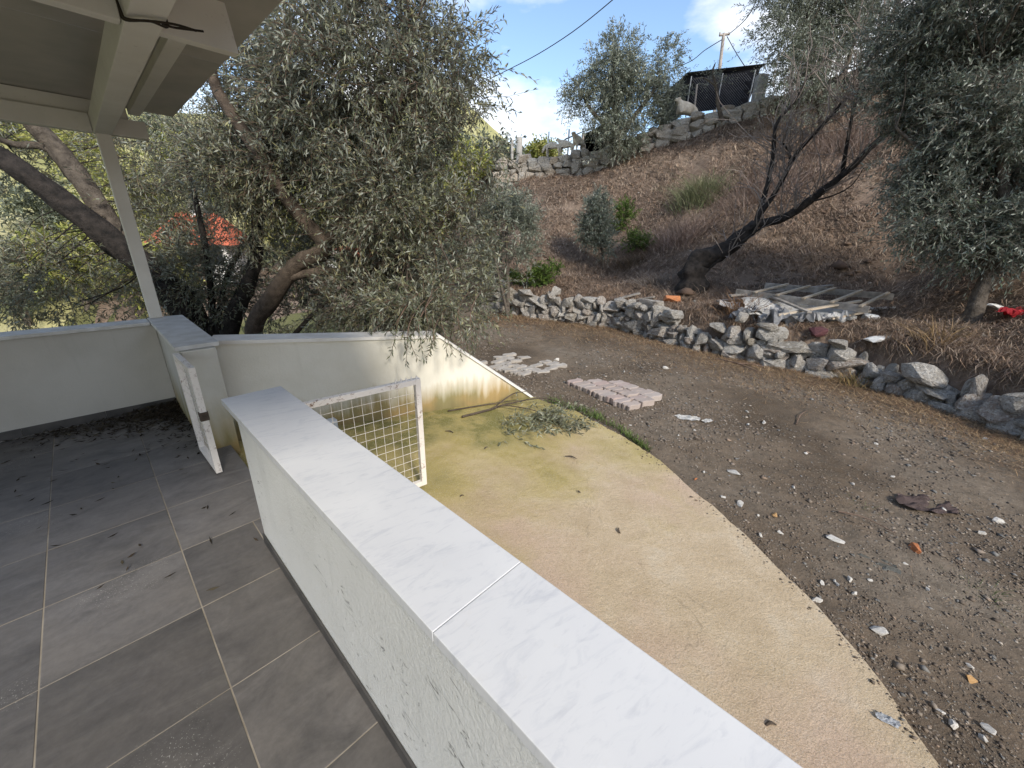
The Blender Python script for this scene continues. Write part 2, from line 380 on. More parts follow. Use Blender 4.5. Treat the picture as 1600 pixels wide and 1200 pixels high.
m_ochre = simple('ochre_stone', (0.40, 0.23, 0.09), (0.52, 0.32, 0.15), 4, 0.9, 0.4, 0.05)
m_paver = simple('paver_concrete', (0.28, 0.25, 0.215), (0.42, 0.39, 0.35), 9, 0.9, 0.4, 0.01, rnd=True)
m_paver2, t, b = mat_new('paver_concrete_mixed', 0.9, 0.15)
v = coords(t, 'Object', rnd=True); n = tnoise(t, v, 14, 6, 0.7)
c = ramp(t, obj_random(t), [(0.0, (0.35, 0.285, 0.25)), (0.5, (0.40, 0.35, 0.315)), (0.75, (0.36, 0.265, 0.235)), (1, (0.43, 0.395, 0.365))]).outputs[0]
c = mixc(t, maprange(t, n, 0.5, 0.7, 0, 0.5), c, (0.25, 0.2, 0.17)); t.links.new(c, b.inputs['Base Color']); bump(t, b, n, 0.4, 0.01)
m_bark = simple('olive_bark', (0.055, 0.045, 0.036), (0.15, 0.125, 0.10), 14, 0.95, 0.9, 0.03, 'World')
m_bark_brown = simple('brown_bark', (0.062, 0.047, 0.036), (0.14, 0.108, 0.082), 14, 0.95, 0.8, 0.03, 'World')
m_bark_dark = simple('dark_bark', (0.010, 0.009, 0.008), (0.045, 0.037, 0.032), 12, 0.95, 0.9, 0.03, 'World')
m_twig_pale = simple('pale_twig', (0.16, 0.13, 0.11), (0.28, 0.24, 0.21), 12, 0.9, 0, kind='World')
m_twig_brown = simple('brown_twig', (0.11, 0.07, 0.05), (0.21, 0.145, 0.11), 12, 0.9, 0, kind='World')
m_leaf = colattr('olive_leaf', 0.45, 0.4, 0.12, silver=(0.34, 0.36, 0.31))
m_leaf_green = colattr('green_leaf', 0.55, 0.3, 0.25)
m_straw = colattr('straw', 0.85, 0.15, 0.1)
m_pebbles = colattr('pebble', 0.9, 0.2)
m_oldwood = simple('weathered_board', (0.16, 0.145, 0.125), (0.34, 0.31, 0.275), 10, 0.9, 0.5, 0.01, rnd=True)
m_palewood = simple('pale_batten', (0.36, 0.29, 0.21), (0.48, 0.41, 0.32), 10, 0.9, 0.4, 0.01, rnd=True)
m_plastic = simple('dirty_white_sheet', (0.42, 0.41, 0.39), (0.72, 0.71, 0.69), 6, 0.45, 0.3, 0.02)
m_greysheet = simple('grey_plastic_film', (0.20, 0.20, 0.20), (0.50, 0.50, 0.51), 7, 0.35, 0.4, 0.02)
m_foam = simple('white_foam', (0.62, 0.60, 0.56), (0.78, 0.77, 0.74), 6, 0.8, 0.4, 0.02)
m_redcloth = simple('red_cloth', (0.35, 0.02, 0.03), (0.55, 0.04, 0.05), 5, 0.8, 0.3, 0.02)
m_maroon = simple('maroon_sack', (0.06, 0.022, 0.024), (0.13, 0.05, 0.052), 8, 0.7, 0.5, 0.02)
m_orangeclay = simple('orange_clay', (0.42, 0.15, 0.055), (0.56, 0.24, 0.11), 6, 0.85, 0.3, 0.01)
m_purple = simple('faded_purple_rubber', (0.11, 0.082, 0.075), (0.165, 0.118, 0.108), 8, 0.8, 0.4, 0.01)
m_teal = simple('faded_teal_film', (0.15, 0.152, 0.138), (0.22, 0.22, 0.20), 8, 0.6, 0.4, 0.01)
m_net = simple('black_shade_cloth', (0.008, 0.009, 0.014), (0.018, 0.02, 0.03), 4, 0.8, 0.2, 0.02)
m_galv = simple('galvanised_steel', (0.30, 0.31, 0.32), (0.42, 0.43, 0.44), 8, 0.5, 0)
m_dullwire = simple('dull_wire', (0.10, 0.105, 0.12), (0.16, 0.165, 0.18), 8, 0.6, 0)
m_polewood = simple('pole_wood', (0.30, 0.26, 0.23), (0.42, 0.38, 0.35), 8, 0.9, 0.3)
m_wool = simple('sheep_wool', (0.55, 0.47, 0.37), (0.75, 0.68, 0.57), 9, 0.95, 0.8, 0.05)
m_housewall = simple('white_house_wall', (0.66, 0.64, 0.60), (0.76, 0.75, 0.72), 2, 0.9, 0.1)
m_roof = simple('red_roof_tile', (0.38, 0.09, 0.05), (0.55, 0.16, 0.08), 3, 0.85, 0.3, rnd=True)
m_glass = simple('dark_window', (0.03, 0.035, 0.04), (0.05, 0.055, 0.06), 3, 0.15, 0, spec=0.5)
m_blue = simple('blue_car_paint', (0.03, 0.06, 0.22), (0.04, 0.08, 0.28), 3, 0.3, 0, spec=0.5)
m_tyre = simple('tyre', (0.015, 0.015, 0.015), (0.03, 0.03, 0.03), 8, 0.8, 0)
m_concrete = simple('grey_concrete', (0.27, 0.26, 0.24), (0.38, 0.36, 0.33), 5, 0.9, 0.3)
m_soil = simple('earth_core', (0.05, 0.037, 0.028), (0.10, 0.075, 0.055), 6, 0.95, 0.6, 0.03, 'World')
m_greybox = simple('pale_grey_plastic', (0.45, 0.48, 0.52), (0.56, 0.58, 0.61), 5, 0.5, 0)

# ------------------------------------------------------------------ terrain function
WALL = np.array([(-30, 24), (-10, 16.5), (-3, 12), (-.19, 9.79), (.7, 9.05), (2.12, 8.21), (3.08, 6.68), (3.88, 5.79), (4.62, 5.14), (4.95, 4.11), (5.05, 3.2), (5.2, 1.5), (5.8, -2), (7, -8), (10, -30)], float)
def signed_d(x, y):
    best = np.full(x.shape, 1e9); sg = np.ones(x.shape)
    for a, b in zip(WALL[:-1], WALL[1:]):
        d = b - a; L2 = d @ d
        tt = np.clip(((x - a[0]) * d[0] + (y - a[1]) * d[1]) / L2, 0, 1)
        qx = x - a[0] - tt * d[0]; qy = y - a[1] - tt * d[1]
        dist = np.hypot(qx, qy); s = np.sign(d[0] * (y - a[1]) - d[1] * (x - a[0]))
        m = dist < best - 1e-9
        best = np.where(m, dist, best); sg = np.where(m, s, sg)
    return best * np.where(sg == 0, 1, sg)
ctrl = [(-.5, 10.4, .35), (.8, 9.5, .42), (2.4, 8.7, .45), (3.4, 7.2, .45), (4.2, 6.3, .45), (4.95, 5.55, .45), (5.35, 4.4, .48), (5.4, 3.4, .5), (5.5, 1.8, .5), (6.2, -2, .5), (7.4, -8, .5), (10.5, -28, 0.5),
        (-3, 12.6, -.1), (-10, 17.2, -1.2), (-30, 25, -3), (-2.5, 17, 0.2), (-4, 20, 0.4), (-9, 22, -.6), (-6, 27, 1.0), (-20, 35, 0)]
for px, py, Y in [(1180, 472, 7.2), (1280, 478, 6.8), (1385, 482, 6.5), (1400, 446, 7.4), (1250, 452, 7.7)]: ctrl.append(tuple(at(px, py, Y)))
for px, py, Y in [(1085, 452, 8.15), (1525, 492, 5.1), (940, 425, 11), (860, 405, 11.5), (850, 330, 14), (800, 300, 18.2), (930, 270, 18.2), (1000, 240, 17.2), (1100, 208, 16.2), (1190, 184, 15.2), (1000, 312, 14.2),
                  (1200, 300, 11.5), (1150, 390, 9.4), (1350, 375, 8.6), (1350, 280, 10.6), (1300, 200, 14), (1400, 120, 14), (1500, 425, 6.4), (1590, 300, 8), (1590, 150, 11)]:
    ctrl.append(tuple(at(px, py, Y)))
ctrl += [(-.8, 20.5, 4.2), (2.6, 20.2, 4.6), (5.2, 19.2, 4.9), (7.2, 18.2, 5.2), (9.2, 17.6, 5.8), (9, 21, 5.2), (13, 18, 7.2), (0, 26, 4.2), (8, 28, 5), (20, 30, 8), (20, 15, 10), (22, 3, 11), (18, -6, 8.5), (20, -20, 8.5), (40, 0, 16), (40, 40, 15), (0, 60, 6), (10, 50, 8)]
ctrl = np.array(ctrl)
def tps_fit(P):
    n = len(P); r = np.hypot(P[:, None, 0] - P[None, :, 0], P[:, None, 1] - P[None, :, 1])
    K = np.where(r > 0, r * r * np.log(r + 1e-12), 0) + np.eye(n) * 0.05
    A = np.zeros((n + 3, n + 3)); A[:n, :n] = K; A[:n, n] = 1; A[:n, n + 1:] = P[:, :2]; A[n, :n] = 1; A[n + 1:, :n] = P[:, :2].T
    return np.linalg.solve(A, np.concatenate([P[:, 2], [0, 0, 0]]))
TPS = tps_fit(ctrl)
def hill_z(x, y):
    z = TPS[-3] + TPS[-2] * x + TPS[-1] * y
    for c, p in zip(TPS[:-3], ctrl):
        r2 = (x - p[0]) ** 2 + (y - p[1]) ** 2
        z = z + c * 0.5 * r2 * np.log(r2 + 1e-9)
    return np.clip(z, -6, 20)
def road_z(x, y):
    z = np.full(x.shape, -0.16)
    drop = np.clip(-1.6 - x - 0.15 * np.clip(y - 6, 0, 20), 0, 30) * np.clip((y - 3.2) / 2, 0, 1)
    z = z - 0.24 * drop
    rr = np.hypot(x, y)
    return np.maximum(z, -4.0)
def ground_z(x, y):
    x = np.asarray(x, float); y = np.asarray(y, float)
    d = signed_d(x, y); a = np.clip((d - 0.02) / 0.14, 0, 1)
    z = road_z(x, y) * (1 - a) + np.maximum(hill_z(x, y), road_z(x, y) - 0.0) * a
    rr = np.hypot(x, y); ang = np.arctan2(x, y)
    far = np.clip(rr - 34, 0, 60) * 0.40 * np.clip((0.10 - ang) / 0.25, 0, 1)
    return z + far
def gz(x, y): return float(ground_z(np.array([x]), np.array([y]))[0])
def gs(x, y): return float(ground_s(np.array([x]), np.array([y]))[0])
def fbm(x, y, s, o=3):
    out = np.zeros(len(x))
    for i in range(len(x)):
        out[i] = mnoise.fractal(Vector((x[i] * s, y[i] * s, 3.1)), 1.0, 2.0, o)
    return out

def ground_s(x, y):          # ground with its small relief, as the near sheets are built
    x = np.asarray(x, float); y = np.asarray(y, float); d = signed_d(x, y)
    amp = np.clip(np.abs(d) * 2, 0.15, 1) * np.where(d > 0, 0.10, 0.028)
    return ground_z(x, y) + amp * fbm(x, y, 1.3, 4) + np.where(d > 0, 0.035, 0.010) * fbm(x, y, 6.0, 2) - 0.028 * (np.exp(-((d + 1.15) / .22) ** 2) + np.exp(-((d + 2.45) / .24) ** 2))
# near ground: fine sheet split into the dirt road and the hillside
def grid_xy(x0, x1, y0, y1, st):
    nx = int(round((x1 - x0) / st)) + 1; ny = int(round((y1 - y0) / st)) + 1
    X, Y = np.meshgrid(np.linspace(x0, x1, nx), np.linspace(y0, y1, ny))
    idx = np.arange(nx * ny).reshape(ny, nx)
    Fq = np.stack([idx[:-1, :-1], idx[:-1, 1:], idx[1:, 1:], idx[1:, :-1]], -1).reshape(-1, 4)
    return X.ravel(), Y.ravel(), Fq
NX0, NX1, NY0, NY1 = -4.0, 14.0, -3.0, 21.0
X, Y, Fq = grid_xy(NX0, NX1, NY0, NY1, 0.09)
D = signed_d(X, Y)
Z = ground_z(X, Y)
amp = np.clip(np.abs(D) * 2, 0.15, 1) * np.where(D > 0, 0.10, 0.028)
Z = ground_s(X, Y)
cx = X[Fq].mean(1); cy = Y[Fq].mean(1); cd = D[Fq].mean(1)
V3 = np.stack([X, Y, Z], 1)
def sub_mesh(name, V, Fs, mat):
    u_, inv = np.unique(Fs, return_inverse=True)
    return link(name, mesh_np(name, V[u_], inv.reshape(Fs.shape), mat, smooth=True))
def terr(u_, w__): return (u_ > -4) & (u_ < 4.6) & (w__ < 0.45)
uc = cx * Uax[0] + cy * Uax[1]; wc = cx * Wax[0] + cy * Wax[1]
keep = ~terr(uc, wc)
tag(sub_mesh('dirt_road', V3, Fq[(cd < 0.0) & keep], m_road), kind='structure')
tag(sub_mesh('hillside', V3, Fq[cd >= 0.0], m_hill), kind='structure')
# wider ground
X, Y, Fq = grid_xy(-110, 80, -40, 130, 1.0)
Z = ground_z(X, Y); D = signed_d(X, Y)
Z = Z + 0.25 * fbm(X, Y, 0.15, 3)
inside = (X > NX0 + .2) & (X < NX1 - .2) & (Y > NY0 + .2) & (Y < NY1 - .2)
Z = np.where((X > NX0 - 1.1) & (X < NX1 + 1.1) & (Y > NY0 - 1.1) & (Y < NY1 + 1.1), Z - 0.30, Z)
cx = X[Fq].mean(1); cy = Y[Fq].mean(1); cd = D[Fq].mean(1); cr2 = np.hypot(cx, cy)
ins = inside[Fq].all(1)
V3 = np.stack([X, Y, Z], 1)
tag(sub_mesh('upper_hillside', V3, Fq[(cd >= 0) & (cr2 < 34) & ~ins], m_hill), kind='structure')
tag(sub_mesh('valley_ground', V3, Fq[(cd < 0) & (cr2 < 34) & ~ins], m_valley), kind='structure')
tag(sub_mesh('far_hills', V3, Fq[(cr2 >= 34)], m_far), kind='structure')

# ------------------------------------------------------------------ terrace
floor = empty('terrace_floor', (0, 0, 0), RZ_UW); tag(floor, kind='structure')
def lbox(name, w0, w1, u0, u1, z0, z1, mat, parent, bevel=0.0):   # box in the terrace's axes, parent is rotated by RZ_UW
    cxx, cyy, czz = (w0 + w1) / 2, (u0 + u1) / 2, (z0 + z1) / 2
    bm = bmesh.new(); bm_box(bm, w0 - cxx, w1 - cxx, u0 - cyy, u1 - cyy, z0 - czz, z1 - czz, bevel)
    o = link(name, mesh_bm(name, bm, mat), parent); o.location = (cxx, cyy, czz); return o
lbox('grout_bed', -4.6, 0.342, -3.6, 4.72, -0.30, -0.0016, m_grout, floor)
lbox('threshold_bed', 0.342, 0.488, 2.115, 3.46, -0.30, -0.0018, m_grout, floor)
TS, GAP = 0.478, 0.0048
us = [0.433 + TS * k for k in range(-8, 10)]
ws = [0.02 - TS * k for k in range(0, 9)]
tcache = {}
def tile(w0, w1, u0, u1, name='tile'):
    key = (round(w1 - w0, 3), round(u1 - u0, 3))
    if key not in tcache:
        bm = bmesh.new(); a, bb = key[0] / 2 - GAP / 2, key[1] / 2 - GAP / 2
        bm_box(bm, -a, a, -bb, bb, -0.011, 0.0, 0.0016); tcache[key] = mesh_bm('tile', bm, m_tile)
    link(name, tcache[key], floor, ((w0 + w1) / 2, (u0 + u1) / 2, random.uniform(-0.0006, 0.0006)), (random.uniform(-.001, .001), random.uniform(-.001, .001), 0))
for k, u0 in enumerate(us):
    u1 = min(u0 + TS, 4.715)
    if u1 - u0 < 0.1: continue
    for w0 in ws[1:]: tile(w0, w0 + TS, u0, u1)
    if u0 >= 2.115 and u1 < 3.45: tile(0.02, 0.49, u0, u1)
    else: tile(0.02, 0.342, u0, u1)
tile(0.342, 0.49, 2.117, 2.343)
tile(0.342, 0.49, 3.30, 3.46)

# foreground parapet
par = tag(empty('parapet_wall', (0, 0, 0), RZ_UW), 'white rendered terrace parapet topped with pale marble slabs, nearest the camera', 'wall')
lbox('wall_body', 0.345, 0.556, -2.6, 2.11, -0.28, 0.772, m_parapet, par, 0.006)
cj = [2.215, 0.505, -1.15, -2.62]
for a, bb in zip(cj[:-1], cj[1:]):
    lbox('coping_slab', 0.318, 0.582, bb + 0.0008, a - 0.0008, 0.774, 0.803, m_marble, par, 0.0022)
for k in range(10):
    u1 = 2.107 - 0.478 * k
    lbox('skirting_tile', 0.335, 0.3435, max(u1 - 0.475, -2.6), u1, 0.002, 0.062, m_skirt, par, 0.001)
# short return wall with gate pillar
sw = tag(empty('return_wall', (0, 0, 0), RZ_UW), 'short white wall with wide marble slab, post standing on its far end', 'wall')
lbox('wall_body', 0.345, 0.545, 3.47, 4.90, -0.28, 0.772, m_pillar, sw, 0.006)
lbox('coping_slab', 0.318, 0.575, 3.50, 4.93, 0.774, 0.804, m_marble_old, sw, 0.004)
# left wall
lw = tag(empty('terrace_wall', (0, 0, 0), RZ_UW), 'shaded white terrace wall at left with dark skirting tiles and leaf litter at its foot', 'wall')
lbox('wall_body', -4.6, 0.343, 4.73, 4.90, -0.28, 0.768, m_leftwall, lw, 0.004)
for k in range(4):
    lbox('coping_slab', 0.315 - 1.25 * (k + 1) + .002, 0.315 - 1.25 * k - .002, 4.705, 4.93, 0.770, 0.798, m_marble_old, lw, 0.004)
for k in range(10):
    w1 = 0.335 - 0.478 * k
    lbox('skirting_tile', w1 - 0.475, w1, 4.7195, 4.7285, 0.002, 0.072, m_skirt, lw, 0.001)
# far garden wall, its end raking down to the ground
fwl = tag(empty('garden_wall', (0, 0, 0)), 'off-white garden wall with a raked end, stained yellow along its foot', 'wall')
prof = [((3.72, 0.55), 0.775), ((3.10, 2.25), 0.665), ((2.705, 3.22), -0.13)]
def wall_prism(bm, prof, off0, off1, zlo, dz0, dz1):
    pts = [np.array(p) for p, _ in prof]; rows = []
    for i, (p, zt) in enumerate(prof):
        d = (pts[min(i + 1, 2)] - pts[max(i - 1, 0)]); d = d / np.hypot(*d); nrm = np.array([d[1], -d[0]])
        if nrm[0] < 0: nrm = -nrm
        r = []
        for off in (off0, off1):
            q = np.array(p) + nrm * off
            z0 = (zt + dz0) if zlo is None else zlo
            r += [uw(q[0], q[1], min(z0, zt + dz1 - 0.01)), uw(q[0], q[1], zt + dz1)]
        rows.append([bm.verts.new(v) for v in r])
    for a, b2 in zip(rows[:-1], rows[1:]):
        for i, j in ((0, 1), (1, 3), (3, 2), (2, 0)): bm.faces.new((a[i], b2[i], b2[j], a[j]))
    for r in (rows[0], rows[-1]): bm.faces.new((r[0], r[1], r[3], r[2]))
bm = bmesh.new(); wall_prism(bm, prof, 0.0, 0.17, -0.35, 0, -0.030)
link('wall_body', mesh_bm('wall_body', bm, m_farwall), fwl)
bm = bmesh.new(); wall_prism(bm, prof, -0.018, 0.20, None, -0.028, 0.0)
link('coping', mesh_bm('coping', bm, m_coping_paint), fwl)

# concrete apron in front of the gate
edge = [(2.70, 3.21), (2.35, 3.22), (1.92, 3.20), (1.45, 3.06), (1.03, 2.88), (0.70, 2.68), (0.39, 2.49), (0.12, 2.29), (-0.11, 2.11), (-0.30, 1.92), (-0.44, 1.73), (-0.62, 1.48), (-0.85, 1.25), (-1.2, 1.05), (-1.8, 0.9)]
dense = []
for a, bb in zip(edge[:-1], edge[1:]):
    n = 14
    for i in range(n):
        q = np.array(a) + (np.array(bb) - np.array(a)) * i / n
        j = 0.05 * mnoise.noise(Vector((q[0] * 5, q[1] * 5, 1))) + 0.022 * mnoise.noise(Vector((q[0] * 31, q[1] * 31, 5)))
        dense.append((q[0] + j, q[1] + j))
poly = dense + [(-1.8, 0.53), (2.12, 0.53), (2.12, 0.484), (3.455, 0.484), (3.455, 0.53), (3.74, 0.53), (3.16, 2.26)]
bm = bmesh.new()
def apz(u_, w__): return -0.098 - 0.012 * (w__ - 0.5)
vs = [bm.verts.new(uw(a, bb, apz(a, bb))) for a, bb in poly]
f = bm.faces.new(vs)
bmesh.ops.triangulate(bm, faces=[f])
ext = bmesh.ops.extrude_face_region(bm, geom=bm.faces[:])
for e in ext['geom']:
    if isinstance(e, bmesh.types.BMVert): e.co.z -= 0.12
tag(link('concrete_apron', mesh_bm('concrete_apron', bm, m_apron)), kind='structure')

# ------------------------------------------------------------------ gates
def gate(name, label, a, bb, z0, z1, nv, nh):
    d = np.array(bb) - np.array(a); L = np.hypot(*d); wa = uw(a[0], a[1], 0); wb = uw(bb[0], bb[1], 0)
    g = empty(name, (wa[0], wa[1], z0), math.atan2(wb[1] - wa[1], wb[0] - wa[0])); H = z1 - z0
    tag(g, label, 'gate', 'pair of wire mesh gate leaves')
    r = 0.018
    box('frame_post', 0, 2 * r, -r, r, 0, H, m_gate, g, 0.003); box('frame_post', L - 2 * r, L, -r, r, 0, H, m_gate, g, 0.003)
    box('frame_rail', 2 * r, L - 2 * r, -r, r, H - 2 * r, H - .001, m_gate, g, 0.003); box('frame_rail', 2 * r, L - 2 * r, -r, r, 0.001, 2 * r, m_gate, g, 0.003)
    for i in range(1, nv):
        x = 2 * r + (L - 4 * r) * i / nv; T = Tubes(); j = random.uniform(-.004, .004)
        T.add([(x, .004, 2 * r), (x + j, .004, H / 2), (x, .004, H - 2 * r)], [.0015] * 3, 5, 3); T.build('wire', m_gate, g)
    for i in range(1, nh):
        z = 2 * r + (H - 4 * r) * i / nh; T = Tubes(); j = random.uniform(-.006, .006)
        T.add([(2 * r, -.001, z), (L / 2, -.001, z + j), (L - 2 * r, -.001, z)], [.0015] * 3, 5, 3); T.build('wire', m_gate, g)
    return g, H, L, r
g, H, L, r = gate('gate_leaf', 'white mesh gate leaf swung out onto the mossy concrete behind the marble parapet', (2.16, 0.585), (2.075, 1.335), -0.085, 0.705, 12, 12)
T = Tubes()
for k in range(5): T.add([(L - .02 - .035 * k, 0, H), (L - .02 - .035 * k, 0, H + .018)], [.007, .004], 5)
T.build('finial', m_gate, g)
g, H, L, r = gate('gate_leaf', 'rusty chipped gate leaf standing edge-on against the short wall on the dark tiles', (3.50, 0.318), (3.03, 0.330), 0.015, 0.765, 8, 11)
box('latch_plate', L - .03, L + .003, -.024, .024, H * .52, H * .60, m_bark_brown, g, .002)

# ------------------------------------------------------------------ porch canopy
can = tag(empty('porch_canopy', (0, 0, 0), RZ_UW), 'white timber porch canopy with grey ribbed roof sheets at upper left', 'canopy')
lbox('post', 0.335, 0.425, 4.86, 4.95, 0.806, 2.27, m_whitewood, can, 0.004)
lbox('beam', 0.325, 0.430, -0.6, 4.955, 2.27, 2.40, m_whitewood, can, 0.004)
lbox('end_beam', -4.2, 0.322, 4.87, 4.955, 2.272, 2.40, m_whitewood, can, 0.004)
lbox('end_beam', 0.433, 0.66, 4.87, 4.955, 2.275, 2.40, m_whitewood, can, 0.004)
for u0 in (2.34, 0.1):
    lbox('rafter', -4.2, 0.322, u0, u0 + 0.055, 2.285, 2.455, m_whitewood, can, 0.003)
    bm = bmesh.new(); bm_box(bm, 0.433, 0.70, u0, u0 + 0.055, 2.285, 2.455, 0.0)
    for v in bm.verts:
        if v.co.x > 0.6 and v.co.z > 2.4: v.co.x -= 0.02
    link('rafter', mesh_bm('rafter', bm, m_whitewood), can)
for w0 in (0.575, -1.0, -2.6):
    lbox('purlin', w0, w0 + 0.075, -0.6, 4.98, 2.457, 2.505, m_whitewood, can, 0.003)
lbox('fascia_board', -4.2, 0.56, 4.90, 4.985, 2.403, 2.50, m_whitewood, can, 0.002)
for a, bb in ((-4.2, -2.004), (-2.0, 0.51), (0.514, 0.885)):
    for u0, u1 in ((-0.65, 1.55), (1.556, 3.30), (3.306, 5.03)):
        lbox('roof_sheet', a, bb, u0, u1, 2.508, 2.518, m_poly, can)
T = Tubes()
def uwp(u_, w_, z): return tuple(uw(u_, w_, z))
T.add([uwp(2.32, .318, 2.42), uwp(2.28, .318, 2.30), uwp(2.25, .322, 2.262), uwp(2.18, .38, 2.258), uwp(2.20, .434, 2.262), uwp(2.24, .44, 2.32)], [.004] * 6, 6, 5)
T.add([uwp(2.31, .316, 2.40), uwp(2.25, .316, 2.29), uwp(2.22, .325, 2.258), uwp(2.16, .39, 2.254), uwp(2.14, .45, 2.258), uwp(2.10, .50, 2.245)], [.004] * 6, 6, 5)
T.add([uwp(2.17, .415, 2.257), uwp(2.15, .43, 2.25), uwp(2.18, .46, 2.262), uwp(2.13, .53, 2.26)], [.004] * 4, 6, 5)
tag(T.build('wire', m_wire), 'dark twisted wire tied around the white porch beam', 'wire')

# ------------------------------------------------------------------ stones
def hull_mesh(name, seed, mat, n=20, sq=0.75, round_=0):
    r = np.random.default_rng(seed); bm = bmesh.new()
    p = r.normal(size=(n, 3)); p /= np.linalg.norm(p, axis=1)[:, None]
    p = np.sign(p) * np.abs(p) ** sq; p /= np.abs(p).max(0)
    p *= r.uniform(0.82, 1.0, (n, 1))
    for q in p: bm.verts.new(q)
    res = bmesh.ops.convex_hull(bm, input=bm.verts[:])
    bmesh.ops.delete(bm, geom=[v for v in bm.verts if not v.link_faces], context='VERTS')
    if round_:
        bmesh.ops.subdivide_edges(bm, edges=bm.edges[:], cuts=1, use_grid_fill=True)
        bmesh.ops.triangulate(bm, faces=bm.faces[:])
        for _ in range(1): bmesh.ops.smooth_vert(bm, verts=bm.verts[:], factor=(.26, .40)[round_ - 1], use_axis_x=True, use_axis_y=True, use_axis_z=True)
        mxs = [max(abs(v.co[i]) for v in bm.verts) for i in range(3)]
        for v in bm.verts:
            k = 1 + .10 * mnoise.noise(v.co * 2.3 + Vector((seed, 0, 0)))
            v.co = Vector([v.co[i] / mxs[i] * k for i in range(3)])
        return mesh_bm(name, bm, mat, False)
    return mesh_bm(name, bm, mat)
STONES = [hull_mesh('stone', 100 + i, m_stone, 11 + (i * 5) % 10, 0.5 + 0.06 * (i % 6), 1 + i % 2) for i in range(24)]
STONES_UP = [hull_mesh('stone', 200 + i, m_stone_up, 18, 0.5) for i in range(10)]
def along(poly, s):
    for a, b in zip(poly[:-1], poly[1:]):
        L = np.linalg.norm(b - a)
        if s <= L: return a + (b - a) * s / L, (b - a) / L
        s -= L
    return poly[-1], (poly[-1] - poly[-2]) / np.linalg.norm(poly[-1] - poly[-2])
def dry_wall(parent, poly, base, height, meshes, wr, hr, depth, seed, out=(0.0, 0.0), top_jit=0.3):
    r = random.Random(seed); poly = [np.array(p, float) for p in poly]
    L = sum(np.linalg.norm(b - a) for a, b in zip(poly[:-1], poly[1:]))
    zz = 0.0; cnt = 0; course = 0
    s0 = 0
    while True:
        hgt = r.uniform(*hr); s = -r.uniform(0, wr[1]); any_ = False
        while s < L:
            wd = r.uniform(*wr) * (0.8 + 0.5 * r.random()); p, d = along(poly, min(max(s + wd / 2, 0), L))
            top = height(s / L)
            hh = hgt * r.uniform(0.85, 1.25)
            if zz + hh * 0.6 < top * (1 + r.uniform(-top_jit, top_jit * .4)):
                nrm = np.array([d[1], -d[0]])
                q = p + nrm * r.uniform(-0.04, 0.045)
                o = link('stone', r.choice(meshes), parent)
                o.location = (q[0], q[1], base(q) + zz + hh * 0.5 + r.uniform(-.02, .02))
                o.rotation_euler = (r.uniform(-.2, .2), r.uniform(-.2, .2) + (PI if r.random() < .5 else 0), math.atan2(d[1], d[0]) + r.uniform(-.18, .18))
                o.scale = (wd * 0.57, depth * r.uniform(.8, 1.15), hh * 0.64)
                cnt += 1; any_ = True
            s += wd * 0.93
        zz += hgt * 0.86; course += 1
        if not any_ or course > 12: break
    return cnt
dsw = tag(empty('dry_stone_wall', (2.1, 8.2, -0.16)), 'low dry stone wall of grey boulders along the foot of the brown hillside', 'wall')
dsw_off = np.array([2.1, 8.2])
wp = [q - dsw_off for q in WALL[3:12]]
wp[0] = np.array([-0.75, 10.25]) - dsw_off
n = dry_wall(dsw, wp[:5], lambda q: -0.05, lambda f: 0.66 + 0.06 * math.sin(f * 21) - 0.15 * (abs(f - .80) < .04), STONES, (0.12, 0.34), (0.10, 0.19), 0.15, 5, top_jit=.25)
n += dry_wall(dsw, wp[4:], lambda q: -0.07, lambda f: 0.54 - 0.06 * f + 0.05 * math.sin(f * 23), STONES, (0.16, 0.44), (0.12, 0.23), 0.17, 6, top_jit=.35)
n += dry_wall(dsw, wp, lambda q: -0.05, lambda f: 0.36, STONES, (0.07, 0.13), (0.16, 0.26), 0.06, 15)
print('stones', n)

# upper wall at the crest
UPW = [at(783, 292, 19.2), at(860, 285, 18.8), at(935, 268, 18.2), at(1005, 238, 17.2), at(1100, 206, 16.3), at(1195, 180, 15.3)]
UPT = [at(783, 249, 19.3), at(860, 243, 18.9), at(935, 232, 18.3), at(1005, 205, 17.3), at(1100, 176, 16.4), at(1195, 152, 15.4)]
upw = tag(empty('crest_wall', tuple(UPW[2])), 'warm beige rubble wall along the crest of the hill below the sheep', 'wall')
upo = UPW[2]
def lerp_z(q):
    x = q[0] + upo[0]
    return float(np.interp(x, [p[0] for p in UPW], [p[2] for p in UPW])) - upo[2] - 0.1
hts = [t_[2] - b_[2] + .1 for t_, b_ in zip(UPT, UPW)]
n = dry_wall(upw, [p[:2] - upo[:2] for p in UPW], lerp_z, lambda f: float(np.interp(f, np.linspace(0, 1, 6), hts)), STONES_UP, (0.34, 0.62), (0.22, 0.34), 0.26, 9, top_jit=.15)
print('upper stones', n)
T = bmesh.new(); prev = None
for b_, t_ in zip(UPW, UPT):
    r = [T.verts.new((b_[0], b_[1] + .06, b_[2] - .4)), T.verts.new((t_[0], t_[1] + .06, t_[2] - .06)), T.verts.new((t_[0] + .1, t_[1] + .8, t_[2] - .08)), T.verts.new((t_[0] + .1, t_[1] + .8, b_[2] - .4))]
    if prev:
        for i in range(3): T.faces.new((prev[i], r[i], r[i + 1], prev[i + 1]))
    prev = r
o = link('rubble_core', mesh_bm('rubble_core', T, m_stone_up)); o.parent = upw; o.location = -Vector(upo)
